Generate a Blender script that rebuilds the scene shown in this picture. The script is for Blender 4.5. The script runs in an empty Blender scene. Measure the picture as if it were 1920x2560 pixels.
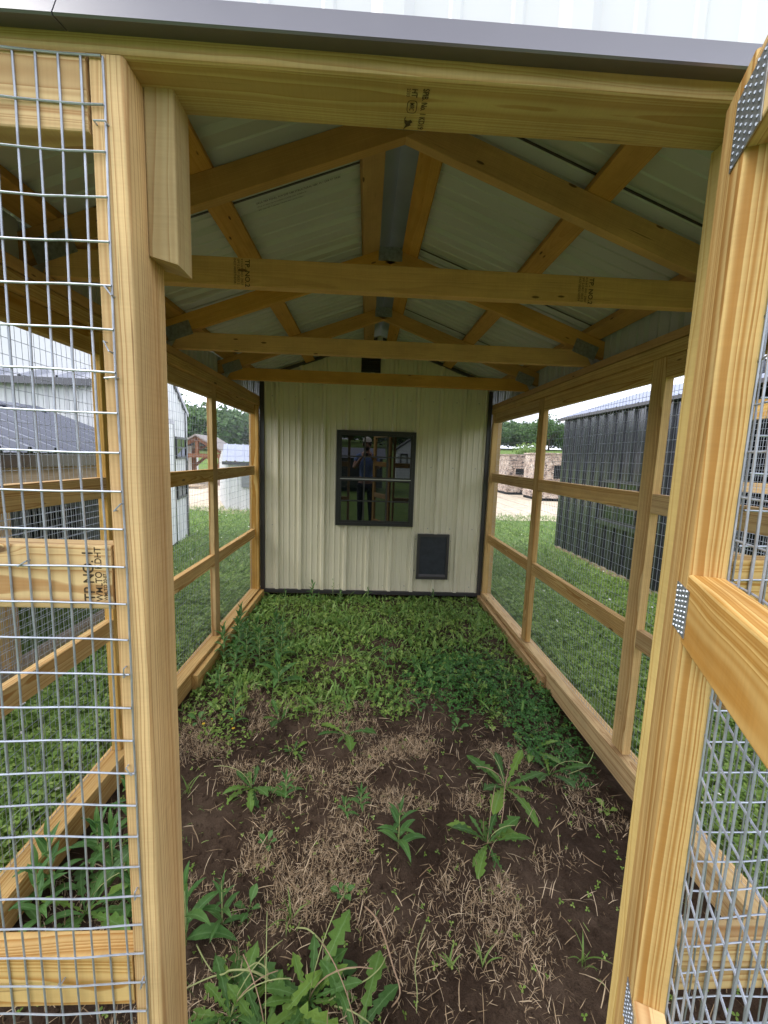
import bpy, bmesh, math, random
import numpy as np
from mathutils import Vector, Matrix
R = math.radians
S = 0.0254            # the place is measured in inches from the camera; everything is built in metres
CAMH = 58.0           # camera height above the soil, inches
col = bpy.context.scene.collection
sc = bpy.context.scene

# ------------------------------------------------------------------ camera
FPX, PITCH, YAW, ROLL = 1046.2, 7.385, 2.602, 1.891
a, b, c = R(PITCH), R(YAW), R(ROLL)
fwd = Vector((math.sin(b)*math.cos(a), math.cos(b)*math.cos(a), -math.sin(a)))
right0 = Vector((math.cos(b), -math.sin(b), 0))
up0 = right0.cross(fwd)
rgt = right0*math.cos(c) + up0*math.sin(c)
upv = up0*math.cos(c) - right0*math.sin(c)
cam_d = bpy.data.cameras.new('camera')
cam = bpy.data.objects.new('camera', cam_d); col.objects.link(cam)
cam_d.sensor_fit = 'HORIZONTAL'; cam_d.sensor_width = 36.0
cam_d.lens = 36.0*FPX/1920.0
cam_d.clip_start = 0.02; cam_d.clip_end = 1000.0
m = Matrix((rgt, upv, -fwd)).transposed().to_4x4()
m.translation = Vector((0, 0, CAMH*S))
cam.matrix_world = m
sc.camera = cam

# ------------------------------------------------------------------ sky, sun, exposure
world = bpy.data.worlds.new('World'); sc.world = world
world.use_nodes = True
wn = world.node_tree.nodes; wl = world.node_tree.links
wn.clear()
sky = wn.new('ShaderNodeTexSky'); sky.sky_type = 'NISHITA'; sky.sun_disc = False
SUN_EL, SUN_AZ = 50, 248
sky.sun_elevation = R(SUN_EL); sky.sun_rotation = R(SUN_AZ)
sky.air_density = 1.0; sky.dust_density = 3.0
ov = wn.new('ShaderNodeMix'); ov.data_type = 'RGBA'; ov.inputs[0].default_value = 0.85
tc = wn.new('ShaderNodeTexCoord'); cn = wn.new('ShaderNodeTexNoise'); cn.inputs['Scale'].default_value = 2.4; cn.inputs['Detail'].default_value = 6
cr = wn.new('ShaderNodeValToRGB')
cr.color_ramp.elements[0].position = .3; cr.color_ramp.elements[0].color = (11.5, 12.2, 14.6, 1)
cr.color_ramp.elements[1].position = .72; cr.color_ramp.elements[1].color = (14.5, 14.8, 16.4, 1)
wl.new(tc.outputs['Generated'], cn.inputs['Vector']); wl.new(cn.outputs['Fac'], cr.inputs['Fac'])
wl.new(sky.outputs['Color'], ov.inputs[6]); wl.new(cr.outputs['Color'], ov.inputs[7])
bg = wn.new('ShaderNodeBackground'); bg.inputs['Strength'].default_value = 0.085
wo = wn.new('ShaderNodeOutputWorld')
sx_ = wn.new('ShaderNodeSeparateXYZ'); wl.new(tc.outputs['Generated'], sx_.inputs[0])
q2 = wn.new('ShaderNodeMath'); q2.operation = 'MULTIPLY'; wl.new(sx_.outputs[0], q2.inputs[0]); wl.new(sx_.outputs[0], q2.inputs[1])
q3 = wn.new('ShaderNodeMath'); q3.operation = 'MULTIPLY_ADD'; wl.new(q2.outputs[0], q3.inputs[0]); q3.inputs[1].default_value = .62
q4 = wn.new('ShaderNodeMath'); q4.operation = 'MULTIPLY_ADD'; wl.new(sx_.outputs[1], q4.inputs[0]); q4.inputs[1].default_value = .12; q4.inputs[2].default_value = .72
wl.new(q4.outputs[0], q3.inputs[2])
vs = wn.new('ShaderNodeVectorMath'); vs.operation = 'SCALE'; wl.new(ov.outputs[2], vs.inputs[0]); wl.new(q3.outputs[0], vs.inputs['Scale'])
wl.new(vs.outputs[0], bg.inputs['Color']); wl.new(bg.outputs[0], wo.inputs['Surface'])
sd = bpy.data.lights.new('sun', 'SUN'); sd.energy = 0.9; sd.angle = R(28); sd.color = (1.0, 0.96, 0.9)
sun = bpy.data.objects.new('sun', sd); col.objects.link(sun)
sv = Vector((math.sin(R(SUN_AZ))*math.cos(R(SUN_EL)), math.cos(R(SUN_AZ))*math.cos(R(SUN_EL)), math.sin(R(SUN_EL))))
sun.rotation_euler = (-sv).to_track_quat('-Z', 'Y').to_euler()
sun.location = sv*30
sc.view_settings.view_transform = 'Standard'; sc.view_settings.look = 'None'
sc.view_settings.exposure = 1.42; sc.view_settings.gamma = 1.0
sc.render.engine = 'CYCLES'
sc.cycles.max_bounces = 6; sc.cycles.diffuse_bounces = 4; sc.cycles.transparent_max_bounces = 8

# ------------------------------------------------------------------ helpers
def P(x, y, z): return Vector((x*S, y*S, (z+CAMH)*S))
WM = {}
def tag(o, label=None, cat=None, group=None, kind=None):
    if label: o['label'] = label
    if cat: o['category'] = cat
    if group: o['group'] = group
    if kind: o['kind'] = kind
    return o
def link(name, data, mw=None, parent=None):
    o = bpy.data.objects.new(name, data); col.objects.link(o)
    mw = mw or Matrix.Identity(4)
    WM[o.name] = mw
    if parent is not None:
        o.parent = parent
        o.matrix_parent_inverse = WM[parent.name].inverted()
    o.matrix_basis = mw
    return o
def empty(name, loc, label, cat, group=None):
    o = link(name, None, Matrix.Translation(loc)); o.empty_display_size = .1
    return tag(o, label, cat, group)
def mesh(name, verts, faces, mat, mw=None, parent=None, smooth=False):
    me = bpy.data.meshes.new(name)
    me.from_pydata([tuple(v) for v in verts], [], [tuple(f) for f in faces])
    if mat is not None:
        for mm in (mat if isinstance(mat, (list, tuple)) else [mat]): me.materials.append(mm)
    if smooth: me.polygons.foreach_set('use_smooth', [True]*len(me.polygons))
    me.update()
    return link(name, me, mw, parent)
def quads(name, V, mat, parent=None, nper=4, smooth=False, mw=None):
    """V: (n, nper, 3) numpy array in metres, one polygon each."""
    V = np.asarray(V, np.float32); n = len(V)
    me = bpy.data.meshes.new(name)
    me.vertices.add(n*nper); me.vertices.foreach_set('co', V.reshape(-1))
    me.loops.add(n*nper); me.loops.foreach_set('vertex_index', np.arange(n*nper, dtype=np.int32))
    me.polygons.add(n); me.polygons.foreach_set('loop_start', np.arange(n, dtype=np.int32)*nper)
    me.polygons.foreach_set('loop_total', np.full(n, nper, np.int32))
    me.materials.append(mat); me.update(calc_edges=True); me.validate()
    return link(name, me, mw, parent)
def strips(name, C, W, mat, parent=None, mw=None):
    """C (n,k,3) centre lines, W (n,k,3) half-width vectors: ribbons with shared vertices so each stays one island."""
    n, k, _ = C.shape
    V = np.stack([C-W, C+W], axis=2).reshape(-1, 3).astype(np.float32)
    base = (np.arange(n)*k*2)[:, None, None]
    j = np.arange(k-1)[None, :, None]*2
    idx = base + j + np.array([0, 1, 3, 2])[None, None, :]
    idx = idx.reshape(-1).astype(np.int32); nf = n*(k-1)
    me = bpy.data.meshes.new(name)
    me.vertices.add(len(V)); me.vertices.foreach_set('co', V.reshape(-1))
    me.loops.add(nf*4); me.loops.foreach_set('vertex_index', idx)
    me.polygons.add(nf); me.polygons.foreach_set('loop_start', np.arange(nf, dtype=np.int32)*4)
    me.polygons.foreach_set('loop_total', np.full(nf, 4, np.int32))
    me.polygons.foreach_set('use_smooth', np.ones(nf, bool))
    me.materials.append(mat); me.update(calc_edges=True)
    return link(name, me, mw, parent)
class MB:
    def __init__(s): s.v = []; s.f = []
    def box(s, x0, x1, y0, y1, z0, z1):
        n = len(s.v)
        s.v += [P(x, y, z) for x in (x0, x1) for y in (y0, y1) for z in (z0, z1)]
        s.f += [(n, n+1, n+3, n+2), (n+4, n+6, n+7, n+5), (n, n+4, n+5, n+1), (n+2, n+3, n+7, n+6), (n, n+2, n+6, n+4), (n+1, n+5, n+7, n+3)]
    def prism(s, pts, d):
        """closed outline pts (inches, world) extruded by vector d (inches)"""
        n = len(s.v); k = len(pts)
        s.v += [P(*p) for p in pts] + [P(p[0]+d[0], p[1]+d[1], p[2]+d[2]) for p in pts]
        s.f += [tuple(range(n, n+k)), tuple(range(n+2*k-1, n+k-1, -1))]
        s.f += [(n+i, n+k+i, n+k+(i+1) % k, n+(i+1) % k) for i in range(k)]
    def tube(s, pts, r, sides=5, caps=True):
        """pts inches; r radius inches or list"""
        Q = [P(*p) for p in pts]; k = len(Q); n = len(s.v)
        rr = r if isinstance(r, (list, tuple)) else [r]*k
        for i in range(k):
            t = (Q[min(i+1, k-1)]-Q[max(i-1, 0)]).normalized()
            h = Vector((0, 0, 1)) if abs(t.z) < .9 else Vector((1, 0, 0))
            u = t.cross(h).normalized(); w = t.cross(u)
            for j in range(sides):
                an = 2*math.pi*j/sides
                s.v.append(Q[i] + (u*math.cos(an)+w*math.sin(an))*rr[i]*S)
        for i in range(k-1):
            for j in range(sides):
                s.f.append((n+i*sides+j, n+i*sides+(j+1) % sides, n+(i+1)*sides+(j+1) % sides, n+(i+1)*sides+j))
        if caps:
            s.f.append(tuple(range(n, n+sides))[::-1]); s.f.append(tuple(range(n+(k-1)*sides, n+k*sides)))
    def build(s, name, mat, parent=None, smooth=False):
        o = mesh(name, s.v, s.f, mat, None, parent, smooth)
        bm = bmesh.new(); bm.from_mesh(o.data); bmesh.ops.recalc_face_normals(bm, faces=bm.faces); bm.to_mesh(o.data); bm.free()
        return o

# ------------------------------------------------------------------ materials
def newmat(name):
    mt = bpy.data.materials.new(name); mt.use_nodes = True
    nt = mt.node_tree; nt.nodes.clear()
    out = nt.nodes.new('ShaderNodeOutputMaterial'); bs = nt.nodes.new('ShaderNodeBsdfPrincipled')
    nt.links.new(bs.outputs[0], out.inputs[0])
    return mt, nt, bs, out
class N:
    def __init__(s, nt): s.nt = nt
    def __call__(s, t, **kw):
        n = s.nt.nodes.new('ShaderNode'+t)
        for k, v in kw.items(): setattr(n, k, v)
        return n
    def l(s, a, b): s.nt.links.new(a, b)
    def math(s, op, a, b=None, c=None):
        n = s('Math', operation=op)
        for i, v in enumerate((a, b, c)):
            if v is None: continue
            if isinstance(v, (int, float)): n.inputs[i].default_value = v
            else: s.l(v, n.inputs[i])
        return n.outputs[0]
    def vm(s, op, a, b=None):
        n = s('VectorMath', operation=op)
        for i, v in enumerate((a, b)):
            if v is None: continue
            if isinstance(v, (tuple, list)): n.inputs[i].default_value = v
            else: s.l(v, n.inputs[i])
        return n.outputs[0]
    def noise(s, vec, scale, detail=3, rough=.5):
        n = s('TexNoise'); n.inputs['Scale'].default_value = scale; n.inputs['Detail'].default_value = detail; n.inputs['Roughness'].default_value = rough
        if vec is not None: s.l(vec, n.inputs['Vector'])
        return n
    def ramp(s, fac, stops):
        n = s('ValToRGB'); el = n.color_ramp.elements
        while len(el) < len(stops): el.new(.5)
        for e, (p, c) in zip(el, stops):
            e.position = p; e.color = tuple(c)+(1,) if len(c) == 3 else c
        s.l(fac, n.inputs['Fac']); return n.outputs['Color']
    def mix(s, fac, a, b, blend='MIX'):
        n = s('Mix', data_type='RGBA', blend_type=blend)
        if isinstance(fac, (int, float)): n.inputs[0].default_value = fac
        else: s.l(fac, n.inputs[0])
        for i, v in ((6, a), (7, b)):
            if isinstance(v, (tuple, list)): n.inputs[i].default_value = tuple(v)+(1,)
            else: s.l(v, n.inputs[i])
        return n.outputs[2]
    def bump(s, h, bs, strength=.3, dist=.002):
        n = s('Bump'); n.inputs['Strength'].default_value = strength; n.inputs['Distance'].default_value = dist
        s.l(h, n.inputs['Height']); s.l(n.outputs[0], bs.inputs['Normal'])

def wood(name, light, dark, green=(.50, .46, .20), gmix=.35, ring=52, pith=.05, knots=.5, contrast=1.0, rough=.74, wob=.012, kscale=(4.0, 15, 15)):
    """Solid sawn timber: growth rings round a pith that runs along the board's own X axis."""
    mt, nt, bs, _ = newmat(name); n = N(nt)
    tc = n('TexCoord').outputs['Object']; oi = n('ObjectInfo').outputs['Random']
    # a different cut of the log for every board
    r1 = n.math('FRACT', n.math('MULTIPLY', oi, 17.31)); r2 = n.math('FRACT', n.math('MULTIPLY', oi, 91.7)); r3 = n.math('FRACT', n.math('MULTIPLY', oi, 41.3))
    cb = n('CombineXYZ')
    ao = n('Attribute', attribute_type='OBJECT', attribute_name='grain')   # boards whose cut is known carry it
    asp = n('SeparateXYZ'); n.l(ao.outputs['Vector'], asp.inputs[0])
    keep = n.math('SUBTRACT', 1.0, asp.outputs[0])
    n.l(n.math('MULTIPLY', r1, 9.0), cb.inputs[0])
    n.l(n.math('ADD', n.math('MULTIPLY', keep, n.math('MULTIPLY', n.math('SUBTRACT', r2, .5), pith*1.6)), asp.outputs[1]), cb.inputs[1])
    n.l(n.math('ADD', n.math('MULTIPLY', keep, n.math('ADD', n.math('MULTIPLY', r3, pith), .012)), asp.outputs[2]), cb.inputs[2])
    v = n.vm('ADD', tc, cb.outputs[0])
    # slow wander of the rings along the board makes the cathedral figures
    nz = n.noise(n.vm('MULTIPLY', v, (1.1, 7, 7)), 1.0, 2)
    d = n.vm('MULTIPLY', n.vm('SUBTRACT', nz.outputs['Color'], (.5, .5, .5)), (0, wob*3.2, wob*3.2))
    nz2 = n.noise(n.vm('MULTIPLY', v, (9, 30, 30)), 1.0, 2)
    d2 = n.vm('MULTIPLY', n.vm('SUBTRACT', nz2.outputs['Color'], (.5, .5, .5)), (0, wob*.25, wob*.25))
    # knots: rings bend round them
    vk = n('TexVoronoi', feature='F1'); n.l(n.vm('MULTIPLY', v, kscale), vk.inputs['Vector']); vk.inputs['Scale'].default_value = 1.0
    kd = vk.outputs['Distance']
    sep = n('SeparateColor'); n.l(vk.outputs['Color'], sep.inputs[0])
    sel = n.math('LESS_THAN', sep.outputs[0], knots*.45)
    kin = n.math('MULTIPLY', sel, n.math('SUBTRACT', 1.0, n.math('SMOOTH_MIN', n.math('MULTIPLY', kd, 5.5), 1.0, .2)))
    kin = n.math('MAXIMUM', kin, 0.0)
    cbk = n('CombineXYZ'); n.l(n.math('MULTIPLY', kin, .010), cbk.inputs[1]); n.l(n.math('MULTIPLY', kin, .012), cbk.inputs[2])
    vv = n.vm('ADD', n.vm('ADD', n.vm('ADD', v, d), d2), cbk.outputs[0])
    sx = n('SeparateXYZ'); n.l(vv, sx.inputs[0])
    rad = n.math('SQRT', n.math('ADD', n.math('MULTIPLY', sx.outputs[1], sx.outputs[1]), n.math('MULTIPLY', sx.outputs[2], sx.outputs[2])))
    ringn = n('TexNoise', noise_dimensions='1D'); ringn.inputs['Scale'].default_value = 130; ringn.inputs['Detail'].default_value = 0
    n.l(n.math('ADD', rad, r1), ringn.inputs['W'])
    ph = n.math('ADD', n.math('MULTIPLY', rad, ring*3.0), n.math('MULTIPLY', ringn.outputs['Fac'], 2.6))
    fr = n.math('FRACT', ph)
    late = n.math('POWER', fr, 1.4)
    # latewood edge is sharp on one side; soften a hair
    late = n.math('MULTIPLY', late, n.math('SUBTRACT', 1.0, n.math('POWER', fr, 26)))
    fib = n.noise(n.vm('MULTIPLY', v, (6, 420, 420)), 1.0, 3, .6)
    blot = n.noise(n.vm('MULTIPLY', v, (3, 14, 14)), 1.0, 3)
    base = n.mix(n.math('MULTIPLY', late, .95*contrast), light, dark)
    gf = n.math('MULTIPLY', n.math('MULTIPLY', n.math('SUBTRACT', 1.0, late), gmix), n.math('ADD', .15, n.math('MULTIPLY', blot.outputs['Fac'], 1.5)))
    base = n.mix(gf, base, green)
    base = n.mix(n.math('MULTIPLY', n.math('SUBTRACT', fib.outputs['Fac'], .35), .55), base, tuple(x*.72 for x in light))
    hv = n('HueSaturation'); n.l(base, hv.inputs['Color']); n.l(n.math('ADD', .84, n.math('MULTIPLY', r2, .3)), hv.inputs['Value']); n.l(n.math('ADD', .9, n.math('MULTIPLY', r3, .2)), hv.inputs['Saturation'])
    kc = n.math('MINIMUM', n.math('MAXIMUM', n.math('MULTIPLY', n.math('SUBTRACT', kin, .38), 5.5), 0.0), 1.0)
    base = n.mix(n.math('MULTIPLY', kc, .85), hv.outputs[0], (.075, .032, .012))
    # handling dirt, faint saw marks, fine checks along the grain
    dz = n.noise(n.vm('MULTIPLY', v, (4, 9, 9)), 1.0, 5, .65)
    saw = n.noise(n.vm('MULTIPLY', v, (330, 8, 8)), 1.0, 1)
    tone = n.math('ADD', n.math('MULTIPLY', n.math('SUBTRACT', dz.outputs['Fac'], .5), .75), n.math('ADD', .97, n.math('MULTIPLY', n.math('SUBTRACT', saw.outputs['Fac'], .5), .14)))
    tn = n('CombineColor'); [n.l(tone, tn.inputs[i]) for i in range(3)]
    base = n.mix(1.0, base, tn.outputs[0], 'MULTIPLY')
    ck = n.noise(n.vm('MULTIPLY', v, (5, 190, 190)), 1.0, 2, .5)
    base = n.mix(n.math('MULTIPLY', n.math('MINIMUM', n.math('MULTIPLY', n.math('MAXIMUM', n.math('SUBTRACT', ck.outputs['Fac'], .70), 0), 14), 1.0), .6), base, (.10, .05, .02))
    n.l(base, bs.inputs['Base Color']); bs.inputs['Roughness'].default_value = rough
    bs.inputs['Specular IOR Level'].default_value = .22
    n.bump(n.math('ADD', n.math('MULTIPLY', fib.outputs['Fac'], .5), n.math('MULTIPLY', late, .3)), bs, .25, .0004)
    return mt
M = {}
M['pine'] = wood('treated_pine', (.66, .435, .185), (.33, .135, .018), (.50, .42, .16), .28, knots=.8, ring=33, contrast=1.1)
M['pine_green'] = wood('treated_pine_green', (.56, .40, .18), (.30, .155, .035), (.43, .39, .17), .42, ring=34, contrast=.9)
M['spf'] = wood('spruce', (.59, .335, .118), (.42, .205, .058), (.50, .31, .10), .2, ring=110, pith=.09, knots=.95, contrast=.6, wob=.008, kscale=(6.5, 22, 22))
M['weathered'] = wood('weathered_pine', (.48, .37, .25), (.30, .21, .13), (.36, .33, .25), .4, ring=60)

def simple(name, colr, rough=.5, metal=0.0, spec=.5, var=.12, vscale=6, bump=0, bscale=60, dirt=None, coat=0):
    mt, nt, bs, _ = newmat(name); n = N(nt)
    tc = n('TexCoord').outputs['Object']
    nz = n.noise(tc, vscale, 5, .6)
    cc = n.ramp(nz.outputs['Fac'], [(.3, tuple(x*(1-var) for x in colr)), (.7, tuple(min(1, x*(1+var)) for x in colr))])
    if dirt:
        d = n.noise(n.vm('MULTIPLY', tc, (1, 1, .25)), vscale*2.3, 6, .7)
        cc = n.mix(n.math('MULTIPLY', n.math('MAXIMUM', n.math('SUBTRACT', d.outputs['Fac'], .52), 0), 2.2), cc, dirt)
    n.l(cc, bs.inputs['Base Color'])
    bs.inputs['Metallic'].default_value = metal; bs.inputs['Specular IOR Level'].default_value = spec
    rn = n.noise(tc, vscale*4, 3); n.l(n.math('ADD', rough-.06, n.math('MULTIPLY', rn.outputs['Fac'], .12)), bs.inputs['Roughness'])
    if bump: b2 = n.noise(tc, bscale, 3); n.bump(b2.outputs['Fac'], bs, bump, .002)
    return mt
M['galv'] = simple('galvanised_wire', (.36, .39, .44), .42, .55, .5, .22, 40)
M['galv_plate'] = simple('galvanised_plate', (.36, .39, .42), .42, .8, .5, .3, 70)
M['trim'] = simple('dark_bronze_trim', (.040, .036, .038), .38, 0, .6, .1, 5)
M['drip'] = simple('bronze_drip_metal', (.085, .08, .10), .30, .1, 1.0, .02, 1)
M['siding'] = simple('beige_metal_siding', (.70, .655, .48), .42, 0, .5, .04, 3, dirt=(.54, .51, .40))
M['white'] = simple('white_metal_siding', (.64, .65, .66), .4, 0, .5, .03, 3, dirt=(.62, .61, .58))
M['roofunder'] = simple('pale_grey_metal_sheet', (.50, .52, .525), .45, .1, .45, .05, 2)
M['ridge'] = simple('grey_ridge_sheet', (.25, .28, .29), .45, .2, .4, .12, 4)
M['black'] = simple('black_metal_siding', (.022, .023, .029), .15, 0, 1.0, .05, 1)
M['silver'] = simple('silver_roof_sheet', (.36, .385, .46), .3, .8, .5, .05, 1)
M['barn_roof'] = simple('pale_roof_sheet', (.30, .31, .35), .25, 0, 1.0, .04, 1)
M['steel_roof'] = simple('blue_grey_roof_sheet', (.075, .085, .12), .22, 0, 1.0, .04, 1)
M['blackpl'] = simple('black_frame', (.018, .018, .02), .35, 0, .5, .1, 10)
M['slate'] = simple('slate_rubber_flap', (.028, .033, .042), .5, 0, .4, .25, 18, bump=.3)
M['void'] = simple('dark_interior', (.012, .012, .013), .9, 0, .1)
M['ink'] = simple('stamp_ink', (.07, .05, .03), .8, 0, .1, .3, 300)
M['inkdark'] = simple('print_ink', (.03, .03, .03), .8, 0, .1)
M['chip'] = simple('treated_lumber_dark', (.33, .25, .15), .7, 0, .2, .3, 9, bump=.4)
M['screw'] = simple('screw_head', (.42, .40, .34), .4, .5, .5)
M['brick'] = simple('brown_shingles', (.24, .215, .20), .8, 0, .2, .3, 30)
M['post_brown'] = simple('stained_timber', (.20, .09, .045), .7, 0, .2, .3, 9)
M['concrete_gravel'] = simple('pale_gravel', (.52, .44, .33), .9, 0, .1, .25, 4, bump=.8, bscale=30)
def glassmat():
    mt, nt, bs, _ = newmat('window_glass'); n = N(nt)
    bs.inputs['Base Color'].default_value = (.006, .008, .009, 1); bs.inputs['Roughness'].default_value = .01
    bs.inputs['IOR'].default_value = 1.66; bs.inputs['Specular IOR Level'].default_value = .5
    return mt
M['glass'] = glassmat()
def leafmat(name, c1, c2, c3=None, trans=.3, rough=.5, vein=False):
    mt, nt, bs, out = newmat(name); n = N(nt)
    ri = n('NewGeometry').outputs['Random Per Island']
    st = [(0, c1), (1, c2)] if c3 is None else [(0, c1), (.6, c2), (1, c3)]
    cc = n.ramp(ri, st)
    nz = n.noise(n('TexCoord').outputs['Object'], 90, 3)
    cc = n.mix(n.math('MULTIPLY', nz.outputs['Fac'], .35), cc, tuple(x*.55 for x in c1))
    if vein:
        at = n('Attribute', attribute_name='rib'); cc = n.mix(n.math('MULTIPLY', n.math('POWER', at.outputs['Fac'], 12), .45), cc, tuple(min(1, x*1.6+.12) for x in c2))
        cr_ = n.noise(n('TexCoord').outputs['Object'], 55, 3); n.bump(cr_.outputs['Fac'], bs, .8, .006)
    n.l(cc, bs.inputs['Base Color']); bs.inputs['Roughness'].default_value = rough; bs.inputs['Specular IOR Level'].default_value = .35
    if trans:
        tr = n('BsdfTranslucent'); n.l(cc, tr.inputs['Color']); mx = n('MixShader'); mx.inputs[0].default_value = trans
        n.l(bs.outputs[0], mx.inputs[1]); n.l(tr.outputs[0], mx.inputs[2]); n.l(mx.outputs[0], out.inputs[0])
    return mt
M['leaf'] = leafmat('dandelion_leaf', (.060, .145, .032), (.10, .22, .045), (.23, .38, .06), vein=True)
M['leaf2'] = leafmat('lance_leaf', (.06, .165, .04), (.11, .25, .06), (.18, .34, .08), vein=True)
M['sprig'] = leafmat('sprig_leaf', (.12, .25, .05), (.21, .37, .08), (.33, .48, .13))
M['clover'] = leafmat('clover_leaf', (.05, .16, .035), (.085, .23, .05), (.14, .32, .07))
M['lawn'] = leafmat('lawn_leaf', (.16, .28, .045), (.26, .40, .075), (.40, .52, .13))
M['grass'] = leafmat('grass_blade', (.13, .24, .05), (.21, .34, .08), (.36, .42, .15))
M['straw'] = leafmat('dead_grass', (.27, .18, .10), (.50, .37, .225), (.76, .61, .42), .1, .8)
M['stem'] = leafmat('pale_stem', (.36, .42, .16), (.44, .46, .20), None, .1)
M['redstem'] = leafmat('reddish_stem', (.42, .25, .17), (.48, .36, .22), None, .1)
M['tree'] = leafmat('tree_leaf', (.05, .115, .032), (.095, .18, .05), (.16, .26, .08), .2, .6)
M['limetree'] = leafmat('pale_tree_leaf', (.14, .24, .05), (.22, .33, .07), (.30, .40, .10), .3, .6)
M['petal'] = simple('yellow_petal', (.80, .52, .04), .6, 0, .2)
M['whitepetal'] = simple('white_petal', (.75, .74, .68), .6, 0, .2)
M['bark'] = simple('bark', (.07, .055, .04), .9, 0, .1, .3, 3)

def soilmat():
    mt, nt, bs, _ = newmat('soil'); n = N(nt)
    tc = n('TexCoord').outputs['Object']
    big = n.noise(tc, 2.4, 5, .6); mid = n.noise(tc, 22, 6, .7); fine = n.noise(tc, 190, 4, .7)
    c1 = n.ramp(big.outputs['Fac'], [(.36, (.050, .031, .019)), (.52, (.082, .053, .034)), (.68, (.155, .108, .074))])
    c2 = n.mix(n.math('MULTIPLY', n.math('MAXIMUM', n.math('SUBTRACT', mid.outputs['Fac'], .5), 0), 2.0), c1, (.185, .13, .09))
    c3 = n.mix(n.math('MULTIPLY', fine.outputs['Fac'], .6), c2, (.034, .021, .015))
    n.l(c3, bs.inputs['Base Color']); bs.inputs['Roughness'].default_value = .92; bs.inputs['Specular IOR Level'].default_value = .15
    n.bump(n.math('ADD', n.math('MULTIPLY', fine.outputs['Fac'], .5), mid.outputs['Fac']), bs, 1.0, .016)
    return mt
M['soil'] = soilmat()
def groundmat():
    mt, nt, bs, _ = newmat('ground'); n = N(nt)
    tc = n('TexCoord').outputs['Object']
    big = n.noise(tc, .5, 4, .6); mid = n.noise(tc, 7, 5, .7); fine = n.noise(tc, 60, 3, .7)
    c1 = n.ramp(mid.outputs['Fac'], [(.30, (.08, .14, .03)), (.5, (.15, .24, .05)), (.72, (.25, .33, .09))])
    c1 = n.mix(n.math('MULTIPLY', n.math('MAXIMUM', n.math('SUBTRACT', big.outputs['Fac'], .55), 0), 2.5), c1, (.19, .17, .08))
    c3 = n.mix(n.math('MULTIPLY', fine.outputs['Fac'], .5), c1, (.035, .05, .018))
    n.l(c3, bs.inputs['Base Color']); bs.inputs['Roughness'].default_value = .95; bs.inputs['Specular IOR Level'].default_value = .1
    n.bump(fine.outputs['Fac'], bs, .6, .01)
    return mt
M['ground'] = groundmat()
def meadowmat():
    mt, nt, bs, _ = newmat('meadow'); n = N(nt)
    tc = n('TexCoord').outputs['Object']
    big = n.noise(n.vm('MULTIPLY', tc, (1, 2.5, 1)), .07, 5, .6)
    c1 = n.ramp(big.outputs['Fac'], [(.3, (.12, .17, .05)), (.6, (.20, .25, .085)), (.8, (.27, .29, .13))])
    n.l(c1, bs.inputs['Base Color']); bs.inputs['Roughness'].default_value = 1; bs.inputs['Specular IOR Level'].default_value = .05
    return mt
M['meadow'] = meadowmat()
def camomat():
    mt, nt, bs, _ = newmat('camouflage_cloth'); n = N(nt)
    tc = n('TexCoord').outputs['Object']
    v = n.vm('MULTIPLY', n.vm('ADD', tc, n.vm('MULTIPLY', n.noise(tc, 2.5, 2).outputs['Color'], (.5, .5, .5))), (1.2, 1.2, 3.4))
    vo = n('TexVoronoi', feature='DISTANCE_TO_EDGE'); vo.inputs['Scale'].default_value = 3.2; n.l(v, vo.inputs['Vector'])
    nz = n.noise(tc, 4, 4, .7)
    c1 = n.ramp(nz.outputs['Fac'], [(.35, (.24, .17, .13)), (.5, (.44, .34, .27)), (.65, (.60, .52, .44))])
    cc = n.mix(n.math('LESS_THAN', vo.outputs['Distance'], .045), c1, (.06, .045, .04))
    n.l(cc, bs.inputs['Base Color']); bs.inputs['Roughness'].default_value = .8
    return mt
M['camo'] = camomat()

# ------------------------------------------------------------------ boards
def board(name, p0, p1, w, t, wdir, mat, parent=None, chamfer=.11, end0=None, end1=None):
    """A sawn board from p0 to p1 (inches, centre line); w across wdir, t the other way. Local X runs along it."""
    A, B = Vector(p0), Vector(p1); x = (B-A); L = x.length; x.normalize()
    y = Vector(wdir); y = (y - x*y.dot(x)).normalized(); z = x.cross(y)
    mw = Matrix((x, y, z)).transposed().to_4x4(); mw.translation = P(*((A+B)/2))
    hw, ht, ch = w/2, t/2, chamfer
    prof = [(hw-ch, -ht), (hw-ch*.3, -ht+ch*.3), (hw, -ht+ch), (hw, ht-ch), (hw-ch*.3, ht-ch*.3), (hw-ch, ht),
            (-hw+ch, ht), (-hw+ch*.3, ht-ch*.3), (-hw, ht-ch), (-hw, -ht+ch), (-hw+ch*.3, -ht+ch*.3), (-hw+ch, -ht)]
    k = len(prof); v = []; nx = 2
    for i in range(nx):
        xx = (-L/2 if i == 0 else L/2)
        e = (end0 if i == 0 else end1) or (lambda yy, zz: 0)
        for yy, zz in prof: v.append(((xx+e(yy, zz))*S, yy*S, zz*S))
    f = [(j, (j+1) % k, k+(j+1) % k, k+j) for j in range(k)]
    f = [q[::-1] for q in f] + [tuple(range(k)), tuple(range(2*k-1, k-1, -1))]
    o = mesh(name, v, f, M[mat] if isinstance(mat, str) else mat, mw, parent)
    bm = bmesh.new(); bm.from_mesh(o.data); bmesh.ops.recalc_face_normals(bm, faces=bm.faces); bm.to_mesh(o.data); bm.free()
    return o
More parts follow.
